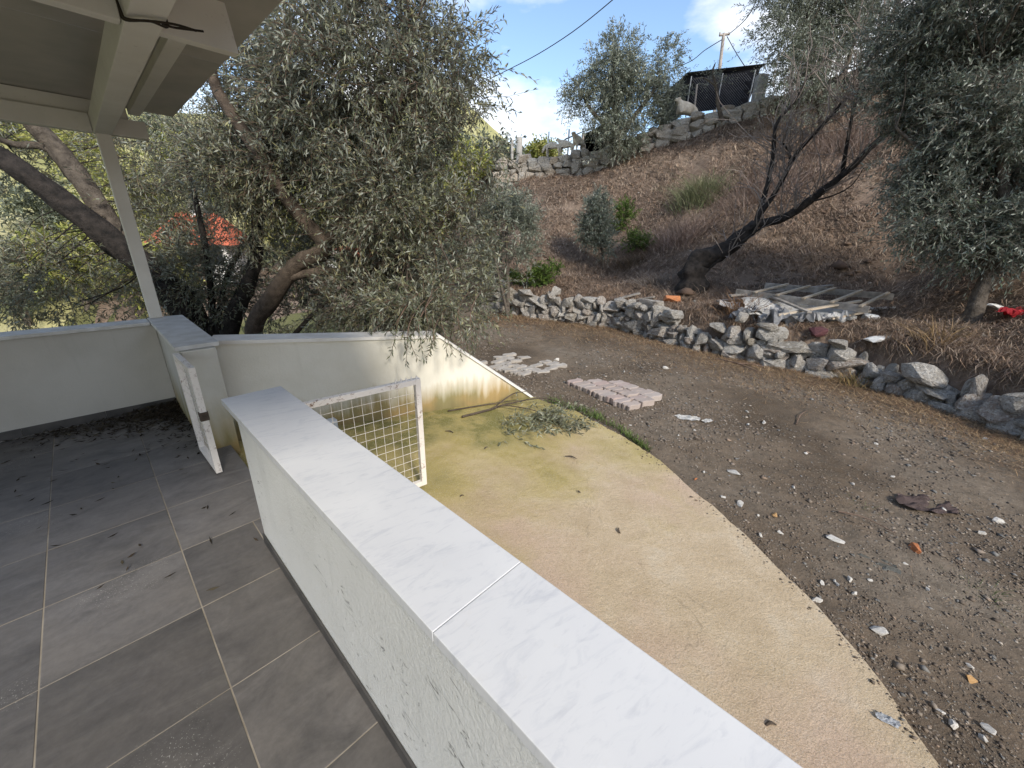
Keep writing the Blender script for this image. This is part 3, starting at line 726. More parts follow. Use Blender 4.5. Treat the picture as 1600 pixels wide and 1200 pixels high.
# plateau behind the crest
T = bmesh.new(); prev = None
for t_ in [UPT[0] + np.array([-1.5, 0.6, -.9])] + UPT + [UPT[-1] + np.array([4, -1.5, 1.2])]:
    r = [T.verts.new((t_[0] + .05, t_[1] + .5, t_[2] - .05)), T.verts.new((t_[0] + .4, t_[1] + 4, t_[2] + .0)), T.verts.new((t_[0] + .8, t_[1] + 9, t_[2] - .9))]
    if prev:
        for i in range(2): T.faces.new((prev[i], r[i], r[i + 1], prev[i + 1]))
    prev = r
tag(link('crest_plateau', mesh_bm('crest_plateau', T, m_hill)), kind='structure')

# ------------------------------------------------------------------ foliage machinery
def leaf_cloud(sprays_p, sprays_d, length, n_leaf, leaf_len, leaf_w, cols, droop=0.25, seed=1, curl=0.15):
    """leaves in pairs along curved sprays -> V, F(tri), colours, spray polylines"""
    r = np.random.default_rng(seed); n = len(sprays_p)
    d = sprays_d / np.linalg.norm(sprays_d, axis=1)[:, None]
    L = length * r.uniform(0.55, 1.25, n)
    a = np.cross(d, np.array([0.13, 0.21, 1.0])); a /= np.linalg.norm(a, axis=1)[:, None]; b = np.cross(d, a)
    tt = (np.arange(n_leaf) + 0.5) / n_leaf
    tt = np.clip(tt[None, :] + r.uniform(-.03, .03, (n, n_leaf)), 0, 1)
    bend = r.normal(0, .22, (n, 1, 3)); bend[:, :, 2] -= droop
    pos = sprays_p[:, None, :] + d[:, None, :] * (L[:, None] * tt)[:, :, None] + bend * (L[:, None] * tt ** 2)[:, :, None]
    phi = (np.arange(n_leaf) * 1.57)[None, :] * 2.0 + (np.arange(n_leaf) // 2 * 1.57)[None, :] + r.uniform(0, 6.28, (n, 1)) + r.normal(0, .5, (n, n_leaf))
    side = a[:, None, :] * np.cos(phi)[:, :, None] + b[:, None, :] * np.sin(phi)[:, :, None]
    tang = d[:, None, :] + 2 * bend * tt[:, :, None]
    ld = tang * r.uniform(.45, 1.1, (n, n_leaf, 1)) + side * r.uniform(.5, 1.0, (n, n_leaf, 1)) + r.normal(0, .18, (n, n_leaf, 3))
    ld /= np.linalg.norm(ld, axis=2)[:, :, None]
    sw_ = np.cross(ld, r.normal(0, 1, (n, n_leaf, 3)) * 0.6 + np.array([0, 0, 1.0])); sw_ /= np.linalg.norm(sw_, axis=2)[:, :, None] + 1e-9
    nn = np.cross(sw_, ld)
    nn *= np.sign(nn[:, :, 2:3] + 1e-9)
    ll = leaf_len * r.uniform(.6, 1.2, (n, n_leaf, 1)); lw_ = leaf_w * r.uniform(.75, 1.2, (n, n_leaf, 1))
    p0 = pos; p2 = pos + ld * ll - nn * ll * r.uniform(-curl, curl * 1.6, (n, n_leaf, 1)); m_ = pos + ld * ll * .48
    p1 = m_ + sw_ * lw_ * .5 + nn * lw_ * .18; p3 = m_ - sw_ * lw_ * .5 + nn * lw_ * .18
    V = np.stack([p0, p1, p2, p3], 2).reshape(-1, 3)
    k = n * n_leaf; base = np.arange(k) * 4
    F1 = np.stack([base, base + 1, base + 2], 1); F2 = np.stack([base, base + 2, base + 3], 1)
    # keep the leaf's upper side up: orientation p0->p1->p2 has normal ld x ... ; flip where needed
    nrm = np.cross(V[F1[:, 1]] - V[F1[:, 0]], V[F1[:, 2]] - V[F1[:, 0]])
    fl = nrm[:, 2] < 0
    F1[fl] = F1[fl][:, ::-1]; F2[fl] = F2[fl][:, ::-1]
    Fc = np.concatenate([F1, F2])
    cols = np.array(cols); ci = r.integers(0, len(cols), k); bv = np.repeat(r.uniform(.65, 1.35, n), n_leaf) * r.uniform(.8, 1.25, k)
    C = np.repeat(cols[ci] * bv[:, None], 4, 0)
    ends = sprays_p + d * L[:, None] + bend[:, 0] * L[:, None]
    mids = sprays_p + d * L[:, None] * .5 + bend[:, 0] * L[:, None] * .25
    return V, Fc, C, mids, ends
def in_ellipsoids(E, n, seed, shell=0.45):
    r = np.random.default_rng(seed); w_ = np.array([e[3] * e[4] * e[5] * (e[6] if len(e) > 6 else 1) for e in E]); w_ = w_ / w_.sum()
    k = r.choice(len(E), n, p=w_); E_ = np.array([e[:6] for e in E])
    q = r.normal(size=(n, 3)); q /= np.linalg.norm(q, axis=1)[:, None]
    rad = r.uniform(0, 1, n) ** shell
    # lumpy outline
    lump = np.array([0.82 + 0.42 * mnoise.noise(Vector((float(a) * 2.3 + float(kk) * 5, float(b) * 2.3, float(c) * 2.3))) for (a, b, c), kk in zip(q, k)])
    p = E_[k, :3] + q * E_[k, 3:6] * (rad * lump)[:, None]
    return p, q, k
def ell(px, py, rx, ry, Y, ry_depth=None, wt=1.0):
    c = at(px, py, Y); dep = CAM[2] @ (c - np.array([0, 0, EYE])); sc = dep / F_PX
    rr = rx * sc; d = ry_depth if ry_depth else max(rr * 0.8, 0.1)
    return (c[0], c[1], c[2], rr, d, ry * sc, wt)
OLIVE = [(.092, .104, .058), (.120, .128, .074), (.070, .080, .048), (.165, .17, .11), (.112, .110, .056), (.16, .15, .075)]
OLIVE_COOL = [(.070, .090, .070), (.092, .114, .088), (.120, .142, .112), (.056, .072, .054), (.085, .105, .062)]
OLIVE_LIGHT = [(.115, .132, .090), (.145, .165, .118), (.175, .198, .150), (.10, .112, .075)]
GREEN = [(.075, .125, .022), (.10, .16, .03), (.13, .18, .04), (.06, .095, .025)]
YGREEN = [(.24, .26, .06), (.30, .30, .09), (.20, .22, .055), (.36, .34, .14)]  # sunlit look of the valley trees worked into these lightened greens
def foliage(parent, E, n_spray, seed, length, n_leaf, leaf_len, leaf_w, cols=OLIVE, mat=None, up=0.25, droop=.25, twigs=None, twig_r=0.003, single=0, shell=.45, hole=0.0, curl=.15):
    p, q, k = in_ellipsoids(E, n_spray, seed, shell)
    r = np.random.default_rng(seed + 1)
    if hole > 0:
        keep = np.array([mnoise.noise(Vector((float(a) * 1.6 + seed, float(b) * 1.6, float(c) * 1.6))) for a, b, c in p]) > -hole
        p, q = p[keep], q[keep]
    d = q * 0.8 + r.normal(0, .55, p.shape); d[:, 2] += up
    V, Fc, C, mids, ends = leaf_cloud(p, d, length, n_leaf, leaf_len, leaf_w, cols, droop, seed + 2, curl)
    loc = np.array(parent.matrix_world.translation) if False else np.array(parent.location)
    nl = len(V) // 4
    if single:    # the leaves nearest the camera stand as parts of their own
        cen = V.reshape(-1, 4, 3).mean(1); dist = np.linalg.norm(cen - np.array([0, 0, EYE]), axis=1)
        cx_ = (CAM @ (cen - np.array([0, 0, EYE])).T).T; px = 800 + F_PX * cx_[:, 0] / cx_[:, 2]; py = 600 + F_PX * cx_[:, 1] / cx_[:, 2]
        vis = (px > 0) & (px < 1600) & (py > 0) & (py < 1200) & (cx_[:, 2] > 0)
        order = np.argsort(np.where(vis, dist, 1e9))[:single]
        mask = np.zeros(nl, bool); mask[order] = True
        for i in order:
            vv = V[i * 4:i * 4 + 4]
            up_ = np.cross(vv[1] - vv[0], vv[2] - vv[0])[2] >= 0
            fc = [(0, 1, 2), (0, 2, 3)] if up_ else [(2, 1, 0), (3, 2, 0)]
            link('leaf', mesh_np('leaf', vv - vv[0], fc, mat or m_leaf, C[i * 4:i * 4 + 4]), parent, tuple(vv[0] - loc))
        kf = ~mask[Fc[:, 0] // 4]; Fc = Fc[kf]
    o = link('leaves', mesh_np('leaves', V - loc, Fc, mat or m_leaf, C), parent); o['kind'] = 'stuff'
    if twigs:
        T = Tubes()
        VV = []; FF = []
        for a, m_, e in zip(p - loc, mids - loc, ends - loc):
            v, f_ = tube_arrays([a, m_, e], [twig_r, twig_r * .8, twig_r * .4], 3); o0 = len(VV); VV += v; FF += [tuple(i + o0 for i in t_) for t_ in f_]
        o = link('twigs', mesh_np('twigs', VV, FF, twigs), parent); o['kind'] = 'stuff'
    return p
def limbs(parent, name, paths, mat, sides=9, sm=5, lump=.25):
    loc = np.array(parent.location)
    T = Tubes()
    for pts, rad in paths: T.add([np.array(p) - loc for p in pts], rad, sides, sm, lump)
    return T.build(name, mat, parent)
def feeders(parent, targets, sources, seed, n, r0, mat, name='branches', sag=.1):
    """thin branches from points on the limbs out to foliage points"""
    r = np.random.default_rng(seed); loc = np.array(parent.location); src = np.array(sources); T = Tubes()
    idx = r.choice(len(targets), min(n, len(targets)), replace=False)
    for i in idx:
        e = targets[i]; dd = np.linalg.norm(src - e, axis=1) + r.uniform(0, .4, len(src)); s = src[np.argmin(dd)]
        m_ = (s + e) / 2 + r.normal(0, .12, 3) * np.linalg.norm(e - s); L = np.linalg.norm(e - s)
        rr = r0 * (0.4 + min(L, 2) * .5)
        T.add([s - loc, m_ - loc, e - loc], [rr, rr * .65, rr * .3], 5, 4)
    o = T.build(name, mat, parent); o['kind'] = 'stuff'; return o

# ---- foreground olive with the many stems behind the garden wall
P = lambda px, py, Y: at(px, py, Y)
b0 = P(395, 560, 5.0); zb = gz(b0[0], b0[1])
trB = tag(empty('olive_tree', (b0[0], b0[1], zb)), 'large dense olive tree overhanging the garden wall, with brown forked limb', 'tree')
pathsB1 = [([(b0[0], b0[1], zb - .1), P(398, 515, 5.0), P(425, 465, 4.95), P(462, 415, 4.9), P(508, 388, 4.8), P(475, 345, 4.8), P(432, 290, 4.75), P(396, 230, 4.7), P(362, 178, 4.65), P(335, 128, 4.6), P(330, 60, 4.6), P(350, -60, 4.7)], [.12, .105, .10, .095, .09, .078, .07, .066, .06, .05, .04, .02]),
           ([P(440, 436, 4.92), P(500, 424, 4.85), P(560, 425, 4.7), P(620, 400, 4.6), P(690, 350, 4.4)], [.055, .05, .042, .03, .012]),
           ([P(505, 390, 4.8), P(540, 330, 4.7), P(590, 240, 4.5), P(630, 140, 4.3), P(650, 30, 4.3)], [.05, .045, .036, .026, .012]),
           ([P(396, 230, 4.7), P(425, 180, 4.8), P(460, 120, 4.9), P(520, 60, 4.9)], [.045, .04, .03, .012])]
pathsB2 = [([P(352, 580, 5.3), P(362, 500, 5.3), P(388, 445, 5.3), P(402, 385, 5.35), P(400, 280, 5.3), P(420, 160, 5.2), P(450, 40, 5.1)], [.12, .11, .09, .075, .06, .045, .02]),
           ([P(330, 560, 5.4), P(332, 500, 5.4), P(325, 410, 5.4), P(305, 310, 5.3), P(285, 230, 5.2)], [.06, .05, .035, .03, .012]),
           ([P(340, 560, 5.4), P(345, 470, 5.4), P(370, 400, 5.5), P(440, 300, 5.4), P(470, 200, 5.3)], [.04, .035, .03, .022, .01]),
           ([P(445, 540, 5.2), P(500, 480, 5.1), P(560, 440, 5.0), P(640, 420, 4.8)], [.03, .025, .02, .01])]
limbs(trB, 'trunk', pathsB1, m_bark_brown)
for q in pathsB2: limbs(trB, 'stem', [q], m_bark_dark)
EB = [ell(560, 110, 175, 150, 4.6), ell(690, 80, 95, 120, 4.3), ell(715, 215, 80, 85, 4.3), ell(610, 310, 130, 95, 4.5), ell(490, 240, 125, 110, 5.0), ell(690, 400, 90, 85, 4.5),
      ell(585, 470, 115, 50, 4.6, wt=1.4), ell(420, 130, 95, 115, 5.2, wt=1.5), ell(370, 270, 85, 110, 5.0, wt=1.7), ell(325, 430, 85, 75, 5.5, wt=1.3), ell(290, 240, 60, 60, 5.4, wt=1.6), ell(735, 480, 45, 55, 4.5, wt=1.5), ell(560, -120, 230, 130, 5.0, wt=.25), ell(430, -80, 120, 120, 5.2, wt=.2),
      ell(640, 500, 70, 28, 4.3, wt=1.5), ell(740, 330, 45, 90, 4.5), ell(480, 400, 90, 70, 5.6, wt=.8), ell(280, 330, 60, 100, 6.0, wt=.7), ell(755, 130, 28, 90, 4.2), ell(470, 490, 90, 40, 5.8), ell(620, 410, 120, 60, 5.2), ell(660, 470, 90, 26, 3.75, wt=1.6), ell(740, 470, 40, 40, 3.9, wt=1.5)]
pB = foliage(trB, EB, 11500, 21, .34, 16, .066, .0155, OLIVE, twigs=m_twig_brown, twig_r=.0022, single=200, hole=.24, shell=.5)
srcB = [p for path, _ in pathsB1 + pathsB2 for p in smooth_path(path, [1] * len(path), 4)[0]]
feeders(trB, pB, srcB, 5, 240, .010, m_bark_brown)
# hanging sprays in front of the wall
HS = [((640, 505, 3.35), (634, 580, 3.2)), ((655, 500, 3.35), (648, 560, 3.25)), ((690, 500, 3.5), (700, 555, 3.45)), ((625, 495, 3.4), (612, 540, 3.35)), ((425, 495, 3.75), (422, 535, 3.65)), ((680, 510, 3.5), (672, 560, 3.45)), ((665, 480, 3.45), (692, 550, 3.4)), ((735, 490, 3.6), (750, 545, 3.6)), ((715, 490, 3.6), (722, 545, 3.6))]
hp = np.array([P(*a) for a, _ in HS]); hd = np.array([P(*b_) - P(*a) for a, b_ in HS])
V, Fc, C, mids, ends = leaf_cloud(np.repeat(hp, 2, 0), np.repeat(hd, 2, 0) + rng.normal(0, .05, (18, 3)), .36, 22, .062, .013, OLIVE[:3], .1, 77)
loc = np.array(trB.location)
for i in range(len(V) // 4):
    if i % 4 < 1:
        vv = V[i * 4:i * 4 + 4]; link('leaf', mesh_np('leaf', vv - vv[0], [(0, 1, 2), (0, 2, 3)], m_leaf, C[i * 4:i * 4 + 4]), trB, tuple(vv[0] - loc))
kf = (Fc[:, 0] // 4) % 4 >= 1
o = link('leaves', mesh_np('leaves', V - loc, Fc[kf], m_leaf, C), trB); o['kind'] = 'stuff'
T = Tubes()
for a, m_, e in zip(np.repeat(hp, 2, 0), mids, ends): T.add([a - loc + np.array([.15, .9, .10]), a - loc + np.array([.05, .4, .13]), a - loc, m_ - loc, e - loc], [.004, .0035, .003, .0025, .0015], 4, 4)
T.build('twigs', m_twig_brown, trB)['kind'] = 'stuff'

# ---- leaning olive at left
b0 = P(320, 590, 5.6); zb = gz(b0[0], b0[1])
trA = tag(empty('olive_tree', (b0[0], b0[1], zb)), 'leaning olive tree behind the white post, two thick bare limbs reaching left', 'tree')
pathsA = [([(b0[0], b0[1], zb - .2), P(300, 500, 5.4), P(245, 432, 5.3), P(170, 372, 5.2), P(85, 305, 5.1), P(0, 245, 5.0), P(-110, 180, 5.0)], [.22, .19, .165, .14, .125, .115, .07])]
pathsA2 = [([P(285, 485, 5.45), P(240, 430, 5.5), P(195, 380, 5.5), P(150, 315, 5.5), P(95, 240, 5.5), P(45, 185, 5.4), P(-10, 110, 5.4)], [.15, .14, .125, .115, .105, .09, .05]),
           ([P(95, 240, 5.5), P(60, 228, 5.4), P(20, 225, 5.3), P(-40, 200, 5.2)], [.05, .045, .035, .02])]
limbs(trA, 'trunk', pathsA, m_bark_dark, 12)
for q in pathsA2: limbs(trA, 'limb', [q], m_bark, 10)
EA = [ell(90, 430, 130, 65, 5.0), ell(190, 330, 70, 70, 5.8, wt=.6), ell(30, 250, 70, 50, 5.6, wt=.6), ell(230, 250, 80, 60, 6.0), ell(20, 480, 80, 40, 4.9), ell(200, 470, 70, 50, 5.6, wt=.8), ell(-80, 150, 160, 130, 5.5, wt=.5), ell(270, 330, 50, 90, 6), ell(150, 210, 50, 30, 5.8)]
pA = foliage(trA, EA, 1900, 31, .36, 16, .072, .014, OLIVE, twigs=m_twig_brown, twig_r=.0025, hole=.25)
feeders(trA, pA, [p for path, _ in pathsA + pathsA2 for p in smooth_path(path, [1] * len(path), 4)[0]], 6, 60, .010, m_bark_dark)

# ---- right olive
b0 = onz(1520, 494, gz(*at(1520, 494, 5.1)[:2])); zb = gz(b0[0], b0[1]); Y0 = b0[1]
trR = tag(empty('olive_tree', (b0[0], b0[1], zb)), 'big dark blue-green olive tree filling the right edge above the red cloth', 'tree')
pathsR = [([(b0[0], b0[1], zb - .15), P(1524, 478, Y0), P(1540, 440, Y0 + .05), P(1556, 400, Y0 + .1), P(1570, 330, Y0 + .2), P(1560, 230, Y0 + .4), P(1540, 100, Y0 + .6)], [.105, .085, .072, .07, .06, .045, .02]),
          ([P(1548, 420, Y0 + .05), P(1500, 330, Y0 + .3), P(1450, 250, Y0 + .6), P(1400, 200, Y0 + .8)], [.05, .04, .03, .012]),
          ([P(1568, 340, Y0 + .2), P(1640, 250, Y0), P(1700, 150, Y0)], [.05, .04, .02])]
limbs(trR, 'trunk', pathsR, m_bark)
ER = [ell(1490, 330, 95, 80, Y0 + .4), ell(1560, 200, 150, 150, Y0 + .6), ell(1465, 180, 85, 110, Y0 + 1.0), ell(1600, 365, 110, 55, Y0 + .1), ell(1555, 20, 160, 110, Y0 + 1.0), ell(1450, 260, 60, 70, Y0 + .9), ell(1760, 180, 200, 190, Y0 + .3, wt=.5), ell(1600, -120, 200, 120, Y0 + .8, wt=.4), ell(1530, 385, 60, 32, Y0 + .2), ell(1420, 130, 60, 80, Y0 + 1.2), ell(1440, 340, 45, 40, Y0 + .5), ell(1410, 40, 60, 60, Y0 + 1.4, wt=.7)]
pR = foliage(trR, ER, 15000, 41, .30, 16, .066, .0175, OLIVE_COOL, twigs=m_twig_pale, twig_r=.0022, single=200, hole=.14, shell=.46)
feeders(trR, pR, [p for path, _ in pathsR for p in smooth_path(path, [1] * len(path), 4)[0]], 8, 120, .010, m_bark)

# ---- generic hillside trees
def hill_tree(name, label, base, E, n, seed, paths, length=.5, n_leaf=14, leaf_len=.10, leaf_w=.024, cols=OLIVE, mat=None, bark=None, cat='tree', hole=.25, up=.35, feed=40, feed_r=.014, group=None, shell=.45, droop=.2):
    zb = base[2]
    t_ = tag(empty(name, tuple(base)), label, cat, group)
    if paths: limbs(t_, 'trunk', paths, bark or m_bark, 7, 4)
    p = foliage(t_, E, n, seed, length, n_leaf, leaf_len, leaf_w, cols, mat, up, droop, hole=hole, shell=shell)
    if paths and feed: feeders(t_, p, [q for path, _ in paths for q in smooth_path(path, [1] * len(path), 4)[0]], seed + 9, feed, feed_r, bark or m_bark)
    return t_
def gp(px, py, Y, sink=.0):
    p = at(px, py, Y); return np.array([p[0], p[1], gz(p[0], p[1]) - sink])
Y1 = 17.0
bc = gp(968, 250, Y1)
hill_tree('olive_tree', 'grey-green olive tree standing on the hill crest left of the black shed', bc,
          [ell(960, 110, 55, 55, Y1), ell(915, 160, 36, 36, Y1), ell(985, 165, 60, 60, Y1 + .3), ell(1040, 130, 36, 62, Y1 + .3), ell(970, 215, 38, 38, Y1 - .2), ell(945, 190, 38, 38, Y1), ell(1010, 75, 12, 22, Y1), ell(1050, 90, 20, 26, Y1), ell(965, 70, 28, 22, Y1), ell(900, 145, 24, 26, Y1), ell(1035, 180, 25, 25, Y1)],
          3600, 51, [([bc - np.array([0, 0, .3]), P(968, 225, Y1), P(960, 170, Y1), P(955, 110, Y1)], [.16, .14, .10, .04]), ([P(966, 215, Y1), P(1000, 170, Y1), P(1038, 120, Y1)], [.10, .08, .03]), ([P(965, 210, Y1), P(930, 180, Y1), P(910, 150, Y1)], [.09, .07, .03])],
          .5, 14, .12, .034, OLIVE_LIGHT, hole=.22)
Y2 = 13.6
bc = gp(1290, 215, Y2)
hill_tree('olive_tree', 'tall pale olive tree on the slope just right of the black shed', bc,
          [ell(1235, 45, 55, 50, Y2), ell(1300, 60, 70, 70, Y2 + .3), ell(1240, 110, 55, 50, Y2), ell(1270, 160, 40, 45, Y2), ell(1350, 40, 60, 60, Y2 + .6, wt=.7), ell(1280, -30, 110, 60, Y2 + .3, wt=.6), ell(1215, 150, 25, 30, Y2), ell(1380, 110, 50, 50, Y2 + .5, wt=.5)],
          4200, 61, [([bc - np.array([0, 0, .3]), P(1285, 180, Y2), P(1270, 110, Y2), P(1260, 30, Y2)], [.16, .13, .09, .04]), ([P(1283, 170, Y2), P(1320, 110, Y2), P(1340, 40, Y2)], [.09, .07, .03])],
          .45, 14, .10, .028, OLIVE_LIGHT, hole=.30)
Y3 = 11.0
bc = gp(943, 424, Y3)
hill_tree('olive_sapling', 'small upright olive sapling with thin pale trunk halfway along the stone wall', bc,
          [ell(932, 330, 25, 32, Y3), ell(930, 360, 29, 30, Y3), ell(945, 385, 16, 18, Y3)], 1000, 71, [([bc - np.array([0, 0, .2]), P(942, 405, Y3), P(938, 370, Y3), P(932, 320, Y3)], [.035, .03, .025, .01])],
          .24, 14, .07, .019, OLIVE_COOL, hole=.15, feed=14, feed_r=.006)
Y4 = 9.6
bc = gp(795, 452, Y4 - .4)
hill_tree('olive_shrub', 'bushy silvery olive shrub at the far end of the stone wall', bc,
          [ell(795, 340, 45, 45, Y4), ell(790, 390, 50, 45, Y4), ell(815, 360, 30, 50, Y4), ell(770, 420, 40, 30, Y4), ell(765, 360, 40, 50, Y4 + .2)], 2600, 81, [([bc - np.array([0, 0, .2]), P(793, 420, Y4), P(790, 350, Y4)], [.05, .04, .015]), ([bc, P(775, 410, Y4), P(765, 360, Y4)], [.04, .03, .012])],
          .34, 14, .078, .018, OLIVE_LIGHT, hole=.2, feed=30, feed_r=.006, up=.6)
shr = [('bright green shrub spilling over the top of the stone wall', (842, 434), 9.95, [(842, 434, 26, 15), (862, 424, 18, 10)], GREEN, 230),
       ('little bright green tuft beside the silvery olive shrub', (800, 440), 10.3, [(801, 437, 14, 9)], GREEN, 90),
       ('mid green bush right behind the upright olive sapling', (975, 350), 12.6, [(975, 335, 18, 22), (968, 352, 12, 12)], GREEN, 200),
       ('low green bush on the bank right of the olive sapling', (997, 392), 11.4, [(996, 380, 26, 15)], GREEN, 190)]
for i, (lab, (bx, by), Yc, el_, cl, n) in enumerate(shr):
    bc = gp(bx, by, Yc)
    hill_tree('green_shrub', lab, bc, [ell(*e, Yc) for e in el_], n, 90 + 7 * i, None, .20, 12, .07, .026, cl, m_leaf_green, cat='shrub', hole=.6, up=.9, droop=.05)
# broom-like tuft high on the slope
def tuft(name, label, px, py, Y, wpx, hpx, n, cols, mat, seed, cat='shrub', kind=None, lean=.5, wk=.75):
    bc = gp(px, py, Y); r = np.random.default_rng(seed); dep = CAM[2] @ (bc - np.array([0, 0, EYE])); sc = dep / F_PX
    W_, H_ = wpx * sc, hpx * sc
    bx = r.normal(0, W_ * .30, n); by = r.normal(0, W_ * .25, n); hh = H_ * r.uniform(.5, 1.15, n)
    gx = ground_z(bc[0] + bx, bc[1] + by) - bc[2]
    dx = r.normal(0, lean, n) * hh + bx * .5; dy = r.normal(0, lean, n) * hh + by * .5
    b = np.stack([bx, by, gx - .03], 1); m_ = b + np.stack([dx * .35, dy * .35, hh * .55], 1); e = b + np.stack([dx, dy, hh], 1)
    wd = sc * wk * r.uniform(.5, 1.0, n)
    th = r.uniform(0, PI, n); s = np.stack([np.cos(th) * wd, np.sin(th) * wd, np.zeros(n)], 1)
    V = np.stack([b - s, b + s, m_ + s * .7, m_ - s * .7, e], 1).reshape(-1, 3); k = np.arange(n) * 5
    Fc = np.concatenate([np.stack([k, k + 1, k + 2], 1), np.stack([k, k + 2, k + 3], 1), np.stack([k + 3, k + 2, k + 4], 1)])
    c = np.array(cols)[r.integers(0, len(cols), n)] * r.uniform(.7, 1.25, (n, 1))
    o = link(name, mesh_np(name, V, Fc, mat, np.repeat(c, 5, 0)), None, tuple(bc))
    return tag(o, label, cat, kind=kind)
DRY = [(.24, .18, .15), (.30, .235, .195), (.18, .125, .10), (.26, .19, .16)]
tuft('broom_bush', 'grey-green broom bush in the middle of the brown slope', 1090, 308, 12.6, 46, 38, 1000, [(.19, .21, .11), (.24, .24, .14), (.15, .17, .09)], m_straw, 301, lean=.75, wk=.6)
tuft('dry_bush', 'pinkish brown dry bush left of the leaning bare trunk', 1065, 345, 11.0, 70, 40, 700, DRY, m_straw, 302, lean=1.3, wk=.38)
tuft('dry_bush', 'brown leafless brush behind the forked bare branches', 1190, 310, 11.5, 120, 52, 900, DRY, m_straw, 303, lean=1.3, wk=.38)
tuft('dry_bush', 'grey dead brush at the foot of the leaning bare trunk', 1028, 436, 9.0, 40, 20, 300, [(.22, .19, .16), (.30, .26, .22), (.16, .13, .11)], m_straw, 304, lean=1.4, wk=.4)
tuft('dry_bush', 'dry brown brush right of the bare tree high on the slope', 1330, 215, 12.5, 100, 50, 800, DRY, m_straw, 305, lean=1.2, wk=.38)
tuft('dry_bush', 'dark dry bush under the bank by the green bush', 985, 415, 10.8, 40, 18, 400, [(.10, .075, .05), (.16, .11, .07)], m_straw, 306, lean=1.2, wk=.5)
tuft('grass_tuft', 'straw-coloured tuft hanging from the wall stones at right', 1440, 600, 4.75, 34, 40, 160, [(.32, .22, .11), (.25, .17, .09)], m_straw, 307, 'grass', lean=.8)
tuft('grass_tuft', 'dry tuft at the road edge below the mossy boulder', 1335, 606, 4.9, 42, 26, 200, [(.30, .20, .10), (.22, .17, .07)], m_straw, 308, 'grass', lean=.9)
tuft('grass_tuft', 'dry tuft in the gap of the stone wall', 1150, 535, 6.6, 40, 40, 260, [(.26, .16, .09), (.18, .11, .07)], m_straw, 309, 'grass', lean=.8)

# ---- leaning bare tree
bY = 8.15
bc = gp(1083, 448, bY); base_px = 448
bt = tag(empty('bare_tree', tuple(bc)), 'leafless tree with charred leaning trunk and dark forked branches over the wall', 'tree')
tr_main = [bc - np.array([0, 0, .25]), P(1084, 430, bY), P(1092, 408, bY), P(1130, 392, bY - .1), P(1182, 350, bY - .2)]
br = [([P(1182, 350, bY - .2), P(1225, 340, bY - .25), P(1272, 308, bY - .3), P(1325, 266, bY - .35), P(1370, 222, bY - .35), P(1420, 182, bY - .3), P(1470, 150, bY - .2)], [.085, .075, .066, .055, .048, .036, .014]),
      ([P(1180, 352, bY - .2), P(1196, 300, bY), P(1207, 250, bY + .1), P(1213, 195, bY + .2), P(1240, 160, bY + .3), P(1262, 120, bY + .4)], [.055, .042, .036, .03, .022, .008]),
      ([P(1188, 335, bY - .1), P(1218, 290, bY - .1), P(1245, 240, bY), P(1290, 190, bY), P(1340, 130, bY), P(1375, 60, bY), P(1400, 10, bY)], [.045, .038, .034, .032, .028, .02, .01]),
      ([P(1316, 272, bY - .3), P(1326, 210, bY - .3), P(1334, 170, bY - .3), P(1345, 130, bY - .2)], [.034, .026, .02, .008]),
      ([P(1100, 425, bY - .05), P(1150, 385, bY - .25), P(1195, 352, bY - .3)], [.035, .03, .015]),
      ([P(1232, 262, bY), P(1234, 240, bY), P(1222, 222, bY)], [.024, .018, .010]),
      ([P(1340, 130, bY), P(1385, 60, bY + .1), P(1420, 20, bY + .1)], [.02, .015, .006]),
      ([P(1262, 316, bY - .3), P(1300, 306, bY - .5), P(1330, 290, bY - .6), P(1350, 262, bY - .6)], [.020, .014, .010, .005])]
limbs(bt, 'trunk', [(tr_main, [.30, .25, .20, .135, .11])], m_bark_dark, 14, 7, .5)
for q in br: limbs(bt, 'branch', [q], m_bark_dark, 8, 5, .2)
T = Tubes(); r = np.random.default_rng(3); loc = np.array(bt.location)
srcs = [q for path, rad in br[:6] for q in smooth_path(path, rad, 6)[0][4:]]
for i in range(260):
    s = srcs[r.integers(len(srcs))]; d = r.normal(0, .5, 3); d[2] = abs(d[2]) + .35; d /= np.linalg.norm(d); L = r.uniform(.25, .95)
    p1 = s + d * L * .5 + r.normal(0, .06, 3); p2 = p1 + (d + r.normal(0, .35, 3)) * L * .5
    T.add([s - loc, p1 - loc, p2 - loc], [.010, .008, .004], 4, 3)
    for k in range(2):
        q = p1 + (p2 - p1) * r.uniform(0, 1); dd = d + r.normal(0, .6, 3); T.add([q - loc, q + dd * L * .2 - loc, q + (dd + r.normal(0, .3, 3)) * L * .35 - loc], [.006, .005, .003], 3, 2)
T.build('twigs', m_twig_pale, bt)['kind'] = 'stuff'
# small scraggly tree against the shed
Yn = 15.6
bc = gp(1128, 182, Yn)
st_ = hill_tree('scraggly_tree', 'thin crooked little tree in front of the black shade cloth', np.array([*at(1128, 180, Yn)]), [ell(1112, 118, 22, 16, Yn), ell(1130, 128, 14, 10, Yn)], 60, 401,
                [([P(1130, 190, Yn), P(1122, 165, Yn), P(1120, 140, Yn), P(1114, 112, Yn), P(1118, 98, Yn)], [.07, .06, .05, .035, .01]), ([P(1119, 135, Yn), P(1100, 122, Yn), P(1085, 124, Yn)], [.025, .018, .008])], .3, 8, .07, .02, OLIVE_LIGHT, feed=24, feed_r=.008)

